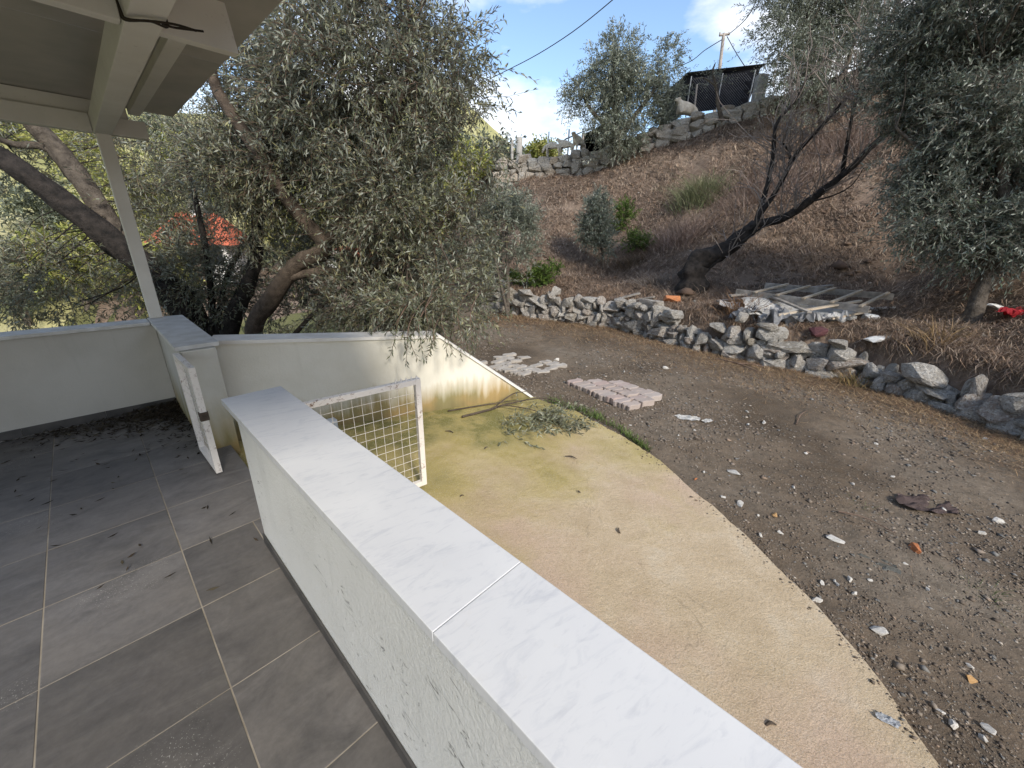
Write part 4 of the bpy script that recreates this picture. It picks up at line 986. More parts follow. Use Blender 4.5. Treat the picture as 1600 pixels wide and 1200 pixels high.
# ------------------------------------------------------------------ crest: shed, fence, sheep, pole
Ys = 17.6
shed = tag(empty('animal_shed', tuple(P(1125, 170, Ys))), 'low animal shed wrapped in black shade cloth on the hill crest', 'shed')
lo = np.array(shed.location)
A, B_, C_, D_ = P(1068, 178, Ys), P(1078, 118, Ys), P(1189, 104, Ys - .6), P(1168, 165, Ys - .6)
bm = bmesh.new(); nu, nv = 14, 8; gv = []
for i in range(nu + 1):
    for j in range(nv + 1):
        a = i / nu; c_ = j / nv
        p = (A * (1 - a) + D_ * a) * (1 - c_) + (B_ * (1 - a) + C_ * a) * c_
        p = p + np.array([0, .10 * math.sin(a * 9 + c_ * 3) * (1 - abs(2 * c_ - 1)), -.05 * math.sin(a * PI * 2) ** 2 * (c_ == 1)])
        gv.append(bm.verts.new(p - lo))
for i in range(nu):
    for j in range(nv):
        k = i * (nv + 1) + j; bm.faces.new((gv[k], gv[k + nv + 1], gv[k + nv + 2], gv[k + 1]))
geo = bmesh.ops.solidify(bm, geom=bm.faces[:], thickness=.02)
link('shade_cloth', mesh_bm('shade_cloth', bm, m_net), shed)
bm = bmesh.new()
rv = [B_ + np.array([-.15, -.15, .05]), C_ + np.array([.15, -.15, .05]), C_ + np.array([.6, 3.2, .35]), B_ + np.array([.1, 3.2, .35])]
f = bm.faces.new([bm.verts.new(p - lo) for p in rv]); bmesh.ops.solidify(bm, geom=[f], thickness=.05)
link('roof', mesh_bm('roof', bm, m_net), shed)
bm = bmesh.new()
rv = [A + np.array([0, .05, 0]), B_ + np.array([0, .05, 0]), B_ + np.array([.1, 3.1, .3]), A + np.array([0.1, 3.1, 0])]
f = bm.faces.new([bm.verts.new(p - lo) for p in rv]); bmesh.ops.solidify(bm, geom=[f], thickness=.03)
link('side_cloth', mesh_bm('side_cloth', bm, m_net), shed)
for a_, b__ in (((1134, 165), (1141, 113)), ((1085, 170), (1089, 132))):
    T = Tubes(); T.add([P(*a_, Ys - .25) - lo, P(*b__, Ys - .25) - lo], [.035, .035], 7); T.build('prop_pole', m_polewood, shed)
# chain-link fence in front of the cloth
fen = tag(empty('chain_link_fence', tuple(P(1125, 172, Ys - .45))), 'wire chain-link fence stretched in front of the black shade cloth', 'fence')
lo = np.array(fen.location); VV = []; FF = []
A, B_, C_, D_ = [p for p in (P(1072, 178, Ys - .4), P(1080, 122, Ys - .4), P(1180, 112, Ys - .9), P(1168, 166, Ys - .9))]
def bil(a, c_): return (A * (1 - a) + D_ * a) * (1 - c_) + (B_ * (1 - a) + C_ * a) * c_
for k in range(-14, 28):
    for sgn in (-1,):
        a0 = k / 27; pts = []
        for s in np.linspace(0, 1, 5):
            a = a0 + (s * .52 if sgn == 1 else (.52 - s * .52))
            if 0 <= a <= 1: pts.append(bil(a, s))
        if len(pts) < 2: continue
        v, f_ = tube_arrays([p - lo for p in pts], [.005] * len(pts), 3); o0 = len(VV); VV += v; FF += [tuple(i + o0 for i in q) for q in f_]
o = link('mesh_wire', mesh_np('mesh_wire', VV, FF, m_dullwire), fen); o['kind'] = 'stuff'
for a in (0.0, .5, 1.0):
    T = Tubes(); T.add([bil(a, -.1) - lo, bil(a, 1.05) - lo], [.02, .02], 6); T.build('fence_post', m_galv, fen)
# second lean-to roof behind the sheep
Yl = 20.6
lt = tag(empty('lean_to', tuple(P(910, 232, Yl))), 'dark sloping lean-to roof behind the standing sheep', 'shed')
lo = np.array(lt.location); bm = bmesh.new()
f = bm.faces.new([bm.verts.new(p - lo) for p in (P(876, 222, Yl), P(960, 185, Yl - .3), P(966, 182, Yl + 2.6), P(884, 216, Yl + 2.6))]); bmesh.ops.solidify(bm, geom=[f], thickness=.09)
link('roof', mesh_bm('roof', bm, m_net), lt)
for px, py in ((911, 208), (950, 191)):
    T = Tubes(); T.add([P(px, 244, Yl) - lo, P(px, py, Yl) - lo], [.05, .05], 6); T.build('post', m_polewood, lt)
bm = bmesh.new(); f = bm.faces.new([bm.verts.new(p - lo) for p in (P(912, 240, Yl + .3), P(912, 209, Yl + .3), P(962, 188, Yl + .3), P(962, 230, Yl + .3))]); bmesh.ops.solidify(bm, geom=[f], thickness=.06)
link('back_cloth', mesh_bm('back_cloth', bm, m_net), lt)
# posts and wire
for i, (px, y0, y1, rr, lab, mt) in enumerate([(811, 250, 215, .13, 'stout grey concrete post at the left end of the crest wall', m_concrete), (856, 246, 206, .025, 'thin metal fence post left of the grazing sheep', m_galv), (887, 242, 202, .03, 'thin metal fence post between the two left sheep', m_galv), (800, 249, 219, .06, 'slim stone post beside the stout concrete post', m_concrete)]):
    T = Tubes(); p = P(px, y0, 19.5); q = P(px, y1, 19.5); T.add([np.array([0, 0, -.3]), np.array([0, 0, q[2] - p[2]]), np.array([0, 0, q[2] - p[2] + .01])], [rr, rr, rr * .7], 8)
    o = T.build('fence_post', mt); o.location = p; tag(o, lab, 'post')
o = box('stone_pillar', -.16, .16, -.15, .15, -.3, .75, m_concrete, None, .04); o.location = P(1183, 158, 16.2); tag(o, 'pale upright stone slab at the right end of the shade cloth', 'pillar')
def sheep(name, label, px, py, Y, face, graze=False, lying=False, s=1.0):
    bm = bmesh.new(); lay = bm.verts.layers.skin.verify()
    def v(x, y, z, rx, ry=None): 
        q = bm.verts.new((x, y, z)); q[lay].radius = (rx, ry or rx); return q
    def e(*vs):
        for a, b_ in zip(vs[:-1], vs[1:]): bm.edges.new((a, b_))
    leg = .18 if lying else 0
    h = .62 - (.36 if lying else 0)
    rump = v(-.42, 0, h, .19); mid = v(-.05, 0, h + .02, .25); sh = v(.28, 0, h, .20)
    if graze: nk = v(.46, 0, h - .08, .10); hd = v(.60, 0, h - .30, .075); mz = v(.64, 0, h - .42, .045)
    else: nk = v(.44, 0, h + .20, .10); hd = v(.56, 0, h + .33, .085); mz = v(.70, 0, h + .25, .05)
    e(rump, mid, sh, nk, hd, mz); rump[lay].use_root = True
    tail = v(-.60, 0, h - .10, .04); e(rump, tail)
    for sx in (-1, 1):
        ear = v(hd.co.x - .03, sx * .14, hd.co.z + .03, .022); e(hd, ear)
        if not lying:
            k = v(-.44, sx * .13, h - .26, .075); kk = v(-.48, sx * .13, .20, .04); ft = v(-.44, sx * .13, 0, .035); e(rump, k, kk, ft)
            k = v(.30, sx * .12, h - .26, .065); kk = v(.31, sx * .12, .20, .038); ft = v(.31, sx * .12, 0, .035); e(sh, k, kk, ft)
        else:
            k = v(-.30, sx * .25, .08, .08); e(rump, k); k = v(.42, sx * .18, .06, .05); e(sh, k)
    me = bpy.data.meshes.new(name); bm.to_mesh(me); bm.free(); me.materials.append(m_wool)
    o = link(name, me, None, tuple(P(px, py, Y)), (0, 0, face), (s, s, s))
    m_ = o.modifiers.new('skin', 'SKIN'); m_.use_smooth_shade = True
    o.modifiers.new('sub', 'SUBSURF').levels = 2; o.modifiers['sub'].render_levels = 2
    tag(o, label, 'sheep', 'sheep on the hill crest')
sheep('sheep', 'woolly sheep with lowered head, leftmost on the hill crest', 862, 244, 19.2, PI - .3, True, s=.66)
sheep('sheep', 'sheep standing between the grazing one and the one under the roof edge', 883, 243, 19.0, PI - .5, s=.66)
sheep('sheep', 'sheep standing nearest the olive tree under the dark roof edge', 903, 240, 18.8, PI + .8, s=.72)
sheep('sheep', 'sheep lying on the crest wall left of the black shade cloth', 1072, 181, 16.9, PI + .3, lying=True, s=.8)
# utility pole and wires
Yp = 27
pb, pt = P(1122, 150, Yp), P(1131, 52, Yp)
pole = tag(empty('utility_pole', (pb[0], pb[1], pb[2] - 1.5)), 'wooden utility pole with a small crossarm behind the black shed', 'pole'); lo = np.array(pole.location)
T = Tubes(); T.add([pb - lo - np.array([0, 0, 1.5]), pt - lo], [.10, .08], 9); T.build('pole', m_polewood, pole)
T = Tubes(); T.add([P(1124, 55, Yp) - lo, P(1140, 53, Yp) - lo], [.06, .06], 6); T.build('crossarm', m_polewood, pole)
for px in (1125, 1139):
    T = Tubes(); T.add([P(px, 54, Yp) - lo, P(px, 50, Yp) - lo], [.05, .03], 6); T.build('insulator', m_concrete, pole)
def cable(label, pts, rr):
    T = Tubes(); T.add([np.array(p) for p in pts], [rr] * len(pts), 5, 6); tag(T.build('power_cable', m_wire), label, 'cable')
cable('cable rising from the pole towards the top right of the sky', [P(1138, 54, Yp), P(1165, 30, 22), P(1186, -8, 18), P(1230, -120, 14)], .02)
cable('cable sagging from the pole down left behind the olive crown', [P(1128, 62, Yp), P(1102, 78, 28), P(1070, 100, 30), P(1000, 120, 34)], .022)
cable('stay wire running from the pole down right to the shed', [P(1136, 57, Yp), P(1150, 82, 25), P(1168, 110, 22)], .02)
cable('single cable crossing the blue sky left of the hill olive', [P(1020, -60, 16), P(957, 0, 18), P(880, 60, 20), P(800, 106, 23), P(700, 150, 28), P(560, 190, 36)], .018)

# ------------------------------------------------------------------ background left: houses, car, far trees
def house(label, px, py, Y, W_, D2, H_, rot, roofh=1.2):
    p = P(px, py, Y); zb = gz(p[0], p[1]) - .2; zb = p[2] if True else zb
    h = tag(empty('house', (p[0], p[1], zb), rot), label, 'house')
    g0 = gz(p[0], p[1]) - zb - .5
    box('wall', -W_ / 2, W_ / 2, -D2 / 2, D2 / 2, min(g0, -.3), H_, m_housewall, h)
    bm = bmesh.new(); o = .4
    vs = [bm.verts.new(q) for q in ((-W_ / 2 - o, -D2 / 2 - o, H_ - .1), (W_ / 2 + o, -D2 / 2 - o, H_ - .1), (W_ / 2 + o, D2 / 2 + o, H_ - .1), (-W_ / 2 - o, D2 / 2 + o, H_ - .1), (-W_ / 2 + .6, 0, H_ + roofh), (W_ / 2 - .6, 0, H_ + roofh))]
    for f in ((0, 1, 5, 4), (1, 2, 5), (2, 3, 4, 5), (3, 0, 4), (3, 2, 1, 0)): bm.faces.new([vs[i] for i in f])
    rf = link('roof', mesh_bm('roof', bm, m_roof), h)
    T = Tubes()
    for k in range(int(W_ / .22)):
        x = -W_ / 2 + .6 + k * .22
        if x < W_ / 2 - .6: T.add([(x, 0, H_ + roofh + .02), (x, -D2 / 2 - o, H_ - .07)], [.07, .07], 5)
    tt_ = T.build('roof_tiles', m_roof, rf); tt_['kind'] = 'stuff'
    box('chimney', -.3, .3, -.3, .3, H_ + roofh * .3, H_ + roofh + .7, m_housewall, rf)
    for x in (-W_ * .3, W_ * .3):
        f = box('window', x - .5, x + .5, -D2 / 2 - .05, -D2 / 2 + .02, 1.0, 2.1, m_housewall, h)
        box('pane', x - .43, x + .43, -D2 / 2 - .06, -D2 / 2 - .045, 1.07, 2.03, m_glass, f)
    box('door', -.45, .45, -D2 / 2 - .05, -D2 / 2 + .02, 0, 2.05, m_bark_brown, h)
house('white house with bright red roof glimpsed through the olive leaves at left', 335, 440, 24, 3.2, 4, 2.2, .3, 1.5)
house('white house with red roof half hidden behind the forked olive limb', 600, 450, 24, 4.4, 4.5, 2.0, .05, .5)
# parked car
pc = P(468, 478, 21); zc = pc[2] - .3
car = tag(empty('parked_car', (pc[0], pc[1], zc), .25), 'blue car parked below the olive tree, mostly hidden by leaves', 'car')
bm = bmesh.new(); pr = [(-1.9, .3), (-1.95, .75), (-1.2, .9), (-.75, 1.38), (.75, 1.42), (1.35, .95), (1.95, .85), (1.95, .3)]
L_ = [bm.verts.new((x, -.8, z)) for x, z in pr]; Rr = [bm.verts.new((x, .8, z)) for x, z in pr]
bm.faces.new(L_); bm.faces.new(Rr[::-1])
for i in range(8): bm.faces.new((L_[i], L_[(i + 1) % 8], Rr[(i + 1) % 8], Rr[i]))
bmesh.ops.bevel(bm, geom=bm.edges[:], offset=.06, segments=2, affect='EDGES')
link('body', mesh_bm('body', bm, m_blue), car)
for sy in (-.815, .805): box('side_window', -.7, .75, sy, sy + .012, .98, 1.3, m_glass, car)
for x in (-1.2, 1.2):
    for y in (-.75, .75):
        T = Tubes(); T.add([(x, y - .1, .3), (x, y - .099, .3), (x, y + .1, .3)], [.18, .31, .31], 14); wl = T.build('wheel', m_tyre, car)
for y in (-.6, .6): box('headlight', 1.93, 1.97, y - .15, y + .15, .6, .75, m_foam, car)
# support so the car stands on the ground
# far trees
r = random.Random(4)
fars = [(770, 262, 27, 55, 45), (730, 280, 24, 50, 45), (845, 243, 34, 26, 12), (690, 240, 30, 60, 60), (620, 260, 32, 60, 60), (540, 230, 36, 60, 50), (470, 250, 33, 60, 50), (400, 240, 38, 60, 60), (300, 260, 34, 70, 55), (250, 200, 44, 60, 40), (200, 300, 30, 70, 50), (120, 230, 40, 70, 45), (60, 320, 30, 70, 50), (20, 200, 46, 70, 45), (110, 400, 22, 70, 45), (10, 420, 22, 60, 45), (225, 420, 20, 60, 45), (500, 330, 26, 60, 45), (580, 340, 24, 50, 40), (660, 360, 22, 50, 45), (440, 350, 28, 50, 40), (690, 430, 15, 45, 35)]
labs = {0: 'sunlit yellow-green tree just left of the crest wall end', 2: 'low sunlit tree on the skyline behind the fence posts'}
for i, (px, py, Y, rx, ry) in enumerate(fars):
    c = P(px, py, Y); zg = gz(c[0], c[1]); dep = CAM[2] @ (c - np.array([0, 0, EYE])); sc = dep / F_PX
    zg = min(zg, c[2] - ry * sc * .6)
    bc = np.array([c[0], c[1], zg])
    hill_tree('far_tree', labs.get(i, 'sunlit yellow-green tree down in the valley beyond the foreground olives'), bc, [ell(px, py, rx, ry, Y), ell(px + rx * .4, py + ry * .3, rx * .7, ry * .7, Y)], 420, 500 + i * 3,
              [([bc - np.array([0, 0, .3]), c + np.array([.1, 0, 0])], [.2, .1])], .9, 10, .30, .13, YGREEN if (i % 3) else OLIVE_LIGHT, m_leaf_green, hole=.5, feed=0, group='trees in the valley' if i not in labs else None)

# ------------------------------------------------------------------ ground cover stuff
def blades(name, n, rx, seed, region, length, width, cols, mat, lift=.12, stand=0.0, kind='stuff'):
    r = np.random.default_rng(seed); x, y = region(r, n)
    z = ground_s(x, y) + r.uniform(-.005, .02, len(x)); n = len(x)
    dist = np.hypot(x, y); sc = np.clip(dist / 7.0, .6, 2.5)
    th = r.uniform(0, 2 * PI, n); L = length * r.uniform(.5, 1.4, n) * np.sqrt(sc); up = r.normal(lift, .22, n) + stand
    # slope-following direction
    e = .1; gx = (ground_z(x + e, y) - ground_z(x - e, y)) / (2 * e); gy = (ground_z(x, y + e) - ground_z(x, y - e)) / (2 * e)
    gx = np.clip(gx, -1.2, 1.2); gy = np.clip(gy, -1.2, 1.2)
    dx = np.cos(th); dy = np.sin(th); dz = gx * dx + gy * dy + up
    d = np.stack([dx, dy, dz], 1); d /= np.linalg.norm(d, axis=1)[:, None]
    b = np.stack([x, y, z], 1); s = np.cross(d, np.array([0, 0, 1.0])); s /= np.linalg.norm(s, axis=1)[:, None] + 1e-9
    wd = (width * r.uniform(.6, 1.3, n) * sc)[:, None]
    m_ = b + d * L[:, None] * .5 + np.stack([r.normal(0, .1, n), r.normal(0, .1, n), np.abs(r.normal(.06, .06, n))], 1) * L[:, None]
    e_ = b + d * L[:, None] + np.stack([r.normal(0, .15, n), r.normal(0, .15, n), r.normal(-.05, .08, n)], 1) * L[:, None]
    V = np.stack([b - s * wd, b + s * wd, m_ + s * wd, m_ - s * wd, e_], 1).reshape(-1, 3); k = np.arange(n) * 5
    Fc = np.concatenate([np.stack([k, k + 1, k + 2], 1), np.stack([k, k + 2, k + 3], 1), np.stack([k + 3, k + 2, k + 4], 1)])
    c = np.array(cols)[r.integers(0, len(cols), n)] * r.uniform(.6, 1.35, (n, 1))
    return tag(link(name, mesh_np(name, V, Fc, mat, np.repeat(c, 5, 0))), kind=kind)
def hill_region(r, n):
    a = r.uniform(-.12, 1.05, n); rad = np.exp(r.uniform(math.log(5.2), math.log(21), n)); x = rad * np.sin(a); y = rad * np.cos(a)
    k = signed_d(x, y) > .12; return x[k], y[k]
BROWN = [(.23, .172, .128), (.29, .222, .165), (.15, .11, .083), (.37, .29, .215), (.115, .083, .065), (.26, .182, .135), (.31, .21, .14)]
def patchy(region, bare=-.12, sc=.8):
    def f(r, n):
        x, y = region(r, n); p = np.array([mnoise.fractal(Vector((a * sc, b * sc, 2)), 1.0, 2.0, 3) for a, b in zip(x, y)])
        k = r.normal(bare, .16, len(x)) < p; return x[k], y[k]
    return f
blades('dry_grass', 300000, 0, 601, patchy(hill_region, -.38), .13, .0031, BROWN, m_straw, .14)
blades('dead_stalks', 5000, 0, 611, patchy(hill_region, .1, .5), .32, .0026, [(.24, .18, .14), (.34, .27, .20), (.16, .12, .095)], m_straw, .30, .15)
def tan_region(r, n):      # paler straw on the bank just behind the wall
    s = r.uniform(0, 1, n); i = (s * 7.99).astype(int); f = s * 7.99 - i; W2 = WALL[3:12]
    p = W2[i] + (W2[i + 1] - W2[i]) * f[:, None]; off = np.abs(r.normal(0, .55, n)) + .12
    x = p[:, 0] + off * .6; y = p[:, 1] + off * .8; k = signed_d(x, y) > .1; return x[k], y[k]
blades('straw_bank', 26000, 0, 602, tan_region, .11, .0022, [(.24, .16, .105), (.19, .128, .088), (.14, .095, .068), (.31, .22, .14), (.11, .075, .058)], m_straw, .04)
def verge_region(r, n):    # straw at the foot of the wall on the road side
    s = r.uniform(0, 1, n); i = (s * 7.99).astype(int); f = s * 7.99 - i; W2 = WALL[3:12]
    p = W2[i] + (W2[i + 1] - W2[i]) * f[:, None]; off = np.abs(r.normal(0, .65, n)) + .05
    x = p[:, 0] - off * .6; y = p[:, 1] - off * .8; return x, y
blades('straw_verge', 36000, 0, 603, verge_region, .10, .002, [(.30, .20, .11), (.22, .14, .085), (.16, .10, .065), (.36, .26, .15)], m_straw, .06)
def road_region(r, n):
    a = r.uniform(-.15, 1.25, n); rad = np.exp(r.uniform(math.log(1.2), math.log(9.5), n)); x = rad * np.sin(a); y = rad * np.cos(a)
    u_ = x * Uax[0] + y * Uax[1]; w__ = x * Wax[0] + y * Wax[1]
    k = (signed_d(x, y) < -.05) & ~in_apron(u_, w__) & (w__ > .7); return x[k], y[k]
PA = np.array(edge + [(-1.8, .5), (3.5, .5), (3.2, 2.2)])
def in_apron(u_, w__):
    ins_ = np.zeros(u_.shape, bool); n = len(PA)
    for i in range(n):
        a, b_ = PA[i], PA[(i + 1) % n]
        cond = ((a[1] > w__) != (b_[1] > w__)) & (u_ < (b_[0] - a[0]) * (w__ - a[1]) / (b_[1] - a[1] + 1e-12) + a[0]); ins_ ^= cond
    return ins_
blades('road_straw', 2600, 0, 604, road_region, .06, .0016, [(.30, .22, .14), (.20, .14, .09), (.14, .10, .07)], m_straw, .03)
# gravel: low stones of every size, thicker towards the near corner
r = np.random.default_rng(606)
x, y = road_region(r, 125000)
pk = np.array([mnoise.noise(Vector((a * .9, b * .9, 8))) for a, b in zip(x, y)]); k = r.uniform(-.45, .25, len(x)) < pk; x, y = x[k], y[k]
n = len(x); zz = ground_s(x, y)
u_ = x * Uax[0] + y * Uax[1]; w__ = x * Wax[0] + y * Wax[1]
size = np.exp(r.normal(math.log(.0058), .5, n)) * np.clip(np.hypot(x, y) / 3.2, .8, 1.7); size = np.clip(size, .003, .035)
o6 = np.array([(1, 0, 0), (-1, 0, 0), (0, 1, 0), (0, -1, 0), (0, 0, 1), (0, 0, -.5)]); f8 = np.array([(4, 0, 2), (4, 2, 1), (4, 1, 3), (4, 3, 0), (5, 2, 0), (5, 1, 2), (5, 3, 1), (5, 0, 3)])
V = o6[None] * r.uniform(.6, 1.25, (n, 6, 1)) * np.stack([size, size * r.uniform(.6, 1, n), size * r.uniform(.22, .5, n)], 1)[:, None, :]
th = r.uniform(0, 2 * PI, n); c_, s_ = np.cos(th), np.sin(th)
Vx = V[:, :, 0] * c_[:, None] - V[:, :, 1] * s_[:, None] + x[:, None]; Vy = V[:, :, 0] * s_[:, None] + V[:, :, 1] * c_[:, None] + y[:, None]; Vz = V[:, :, 2] + (zz + size * .1)[:, None]
Fc = (f8[None] + (np.arange(n) * 6)[:, None, None]).reshape(-1, 3)
pal = np.array([(.17, .138, .108), (.21, .175, .14), (.14, .11, .085), (.26, .225, .185), (.19, .155, .125), (.165, .16, .15), (.36, .32, .27), (.12, .095, .075), (.23, .17, .125)])
pc_ = pal[r.choice(len(pal), n, p=[.2, .16, .18, .08, .14, .1, .03, .07, .04])] * r.uniform(.7, 1.25, (n, 1))
tag(link('gravel', mesh_np('gravel', np.stack([Vx, Vy, Vz], 2).reshape(-1, 3), Fc, m_pebbles, np.repeat(pc_, 6, 0))), kind='stuff')
# crumbs of road gravel strewn over the apron's edge
r = np.random.default_rng(607); k_ = r.integers(0, len(dense) - 30, 420) + 20; off = np.abs(r.normal(0, .07, 420)) + .005
du = np.array(dense)[k_]; x = Uax[0] * (du[:, 0] - off * .35) + Wax[0] * (du[:, 1] - off); y = Uax[1] * (du[:, 0] - off * .35) + Wax[1] * (du[:, 1] - off); n = 420
size = np.clip(np.exp(r.normal(math.log(.0045), .5, n)), .002, .014)
V = o6[None] * r.uniform(.6, 1.25, (n, 6, 1)) * size[:, None, None] * np.array([1, .8, .5])
zap = apz(du[:, 0], du[:, 1] - off) + size * .2
Fc = (f8[None] + (np.arange(n) * 6)[:, None, None]).reshape(-1, 3); pc_ = pal[r.integers(0, len(pal), n)] * r.uniform(.5, 1.0, (n, 1))
tag(link('gravel_crumbs', mesh_np('gravel_crumbs', (V + np.stack([x, y, zap], 1)[:, None, :]).reshape(-1, 3), Fc, m_pebbles, np.repeat(pc_, 6, 0))), kind='stuff')
# rubble clods on the hill
x, y = hill_region(r, 2600); n = len(x); zz = ground_s(x, y); size = np.exp(r.normal(math.log(.035), .5, n))
V = o6[None] * r.uniform(.6, 1.25, (n, 6, 1)) * size[:, None, None] * np.array([1, .8, .6])
Fc = (f8[None] + (np.arange(n) * 6)[:, None, None]).reshape(-1, 3)
pc_ = np.array([(.19, .13, .09), (.14, .095, .07), (.30, .27, .23)])[r.choice(3, n, p=[.5, .42, .08])] * r.uniform(.7, 1.2, (n, 1))
tag(link('hill_clods', mesh_np('hill_clods', (V + np.stack([x, y, zz], 1)[:, None, :]).reshape(-1, 3), Fc, m_pebbles, np.repeat(pc_, 6, 0))), kind='stuff')
# green grass along the apron edge
def grass_region(r, n):
    s = r.uniform(0, 1, n); a = np.array([(2.55, 3.24), (2.1, 3.27), (1.85, 3.26), (1.45, 3.12), (1.2, 3.02)]); i = (s * 3.99).astype(int); f = (s * 3.99 - i)[:, None]
    p = a[i] + (a[i + 1] - a[i]) * f; off = np.abs(r.normal(0, .08, n)) * (1 - s * .5)
    q = np.stack([p[:, 0] + off * .3, p[:, 1] + off], 1); w3 = Uax[None, :2] * q[:, :1] + Wax[None, :2] * q[:, 1:]; return w3[:, 0], w3[:, 1]
blades('green_grass', 700, 0, 605, grass_region, .085, .004, [(.10, .16, .03), (.14, .20, .05), (.08, .12, .03)], m_leaf_green, .5, .5)
# leaf litter heaped in the terrace corner
r = np.random.default_rng(608); n = 1500
w_ = .33 - np.abs(r.normal(0, .42, n)); u0 = 4.70 - np.abs(r.normal(0, .20, n)) * np.clip(1.2 + w_, .35, 1.2)
k = r.random(n) < .25; u0[k] = 4.7 - np.abs(r.normal(0, .45, k.sum())); w_[k] = .33 - np.abs(r.normal(0, .10, k.sum()))
wn = 160; w_ = np.concatenate([w_, .34 - np.abs(r.normal(0, 1.2, wn))]); u0 = np.concatenate([u0, 4.7 - np.abs(r.normal(0, 1.1, wn))]); n += wn
hp_ = np.exp(-((w_ - .25) ** 2) / .10 - ((u0 - 4.7) ** 2) / .03) * .05
pp = Uax[None] * u0[:, None] + Wax[None] * w_[:, None] + np.stack([np.zeros(n), np.zeros(n), .004 + r.uniform(0, 1, n) * (hp_ + .006)], 1)
th = r.uniform(0, 2 * PI, n); d = np.stack([np.cos(th), np.sin(th), r.normal(0, .15, n)], 1); s = np.stack([-np.sin(th), np.cos(th), r.normal(0, .3, n)], 1)
L = r.uniform(.03, .065, n)[:, None]; W_ = r.uniform(.008, .014, n)[:, None]
V = np.stack([pp, pp + d * L * .5 + s * W_ * .5, pp + d * L + np.array([0, 0, .004]), pp + d * L * .5 - s * W_ * .5], 1).reshape(-1, 3); k4 = np.arange(n) * 4
Fc = np.stack([k4, k4 + 1, k4 + 2, k4 + 3], 1)
c = np.array([(.035, .026, .018), (.055, .042, .028), (.075, .065, .045), (.025, .02, .014)])[r.integers(0, 4, n)]
tag(link('leaf_litter', mesh_np('leaf_litter', V, Fc, m_straw, np.repeat(c, 4, 0))), kind='stuff')

# ------------------------------------------------------------------ fallen branch on the apron
fb0 = onz(722, 650, -.10)
fb = tag(empty('fallen_branch', tuple(fb0)), 'fallen olive branch with drying leaves lying across the apron corner', 'branch'); lo = np.array(fb0)
def ap(px, py, h=.0):
    p = onz(px, py, -.115 + h); return p
T = Tubes()
T.add([ap(722, 651, .02) - lo, ap(765, 640, .03) - lo, ap(790, 632, .05) - lo, ap(845, 622, .09) - lo, ap(885, 632, .06) - lo], [.012, .011, .009, .006, .003], 6, 5)
T.add([ap(768, 640, .03) - lo, ap(800, 616, .12) - lo, ap(822, 612, .12) - lo], [.008, .006, .003], 6, 4)
T.add([ap(790, 633, .05) - lo, ap(830, 640, .04) - lo, ap(880, 655, .03) - lo], [.006, .005, .003], 6, 4)
T.add([ap(700, 642, .01) - lo, ap(760, 632, .02) - lo, ap(810, 625, .05) - lo], [.008, .007, .004], 6, 4)
T.build('stem', m_bark_brown, fb)
r = np.random.default_rng(71); sp = []; sdv = []
for i in range(95):
    px = r.normal(858, 30); py = r.normal(652, 11) + (px - 858) * .12
    if px > 915: continue
    p = ap(px, py, .02 + abs(r.normal(0, .035))); sp.append(p); sdv.append((r.normal(.5, .5), r.normal(-.1, .5), r.normal(0, .12)))
for i in range(16): sp.append(ap(r.uniform(785, 830), r.uniform(648, 690), .015)); sdv.append((r.normal(0, .5), r.normal(0, .5), 0))
V, Fc, C, mids, ends = leaf_cloud(np.array(sp), np.array(sdv), .17, 10, .062, .014, [(.13, .14, .085), (.19, .20, .13), (.25, .25, .18), (.10, .105, .06)], .03, 72)
V[:, 2] = np.maximum(V[:, 2], -.125)
o = link('leaves', mesh_np('leaves', V - lo, Fc, m_leaf, C), fb); o['kind'] = 'stuff'
# loose twigs and dead leaves on the apron
r = random.Random(12)
for px, py, L, lab in ((892, 715, .10, 'curled brown dead leaf lying in the middle of the mossy concrete'), (968, 829, .05, None), (925, 1070, .05, None), (905, 768, .03, None), (722, 775, .03, None), (1205, 1133, .04, None), (1030, 703, .03, None), (760, 700, .04, None), (702, 675, .09, 'thin dead twig with leaves by the mesh gate')):
    p = ap(px, py, .008); th = r.uniform(0, PI) if not lab else -.4
    T = Tubes(); T.add([(-L / 2, 0, 0), (0, L * .15, .008), (L / 2, 0, .002)], [.004, .009 if L > .06 else .007, .002], 5, 4)
    o = T.build('dead_leaf', m_bark_brown); o.location = p; o.rotation_euler = (0, 0, th); o.scale = (1, 1, .5)
    tag(o, lab or 'tiny dark dead leaf lying on the concrete apron', 'leaf', 'loose dead leaves on the concrete')

# ------------------------------------------------------------------ pavers
def paver_mesh(name, L, W_, H_, mat, amp=.012):
    bm = bmesh.new(); n = 6; pts = []
    def wv_(i): return amp * (1 if i in (1, 2) else (-1 if i in (4, 5) else 0))
    for i in range(n + 1): pts.append((-L / 2 + L * i / n, -W_ / 2 + wv_(i)))
    for i in range(1, 4): pts.append((L / 2 + (amp if i == 2 else 0), -W_ / 2 + W_ * i / 4))
    for i in range(n + 1): pts.append((L / 2 - L * i / n, W_ / 2 + wv_(n - i)))
    for i in range(1, 4): pts.append((-L / 2 + (amp if i == 2 else 0), W_ / 2 - W_ * i / 4))
    vs = [bm.verts.new((x, y, 0)) for x, y in pts]; f = bm.faces.new(vs)
    e = bmesh.ops.extrude_face_region(bm, geom=[f])
    top = [v for v in e['geom'] if isinstance(v, bmesh.types.BMVert)]
    for v in top: v.co.z += H_
    fc = [q for q in bm.faces if all(v.co.z > H_ * .9 for v in q.verts)]
    bmesh.ops.inset_region(bm, faces=fc, thickness=.005, depth=.0)
    for q in bm.faces:
        if q.normal.z > .9 and len(q.verts) > 4:
            for v in q.verts: v.co.z += .004
    return mesh_bm(name, bm, mat)
pm = [paver_mesh('paver', .20, .105, .06, m_paver2), paver_mesh('paver', .19, .10, .06, m_paver2, .015)]
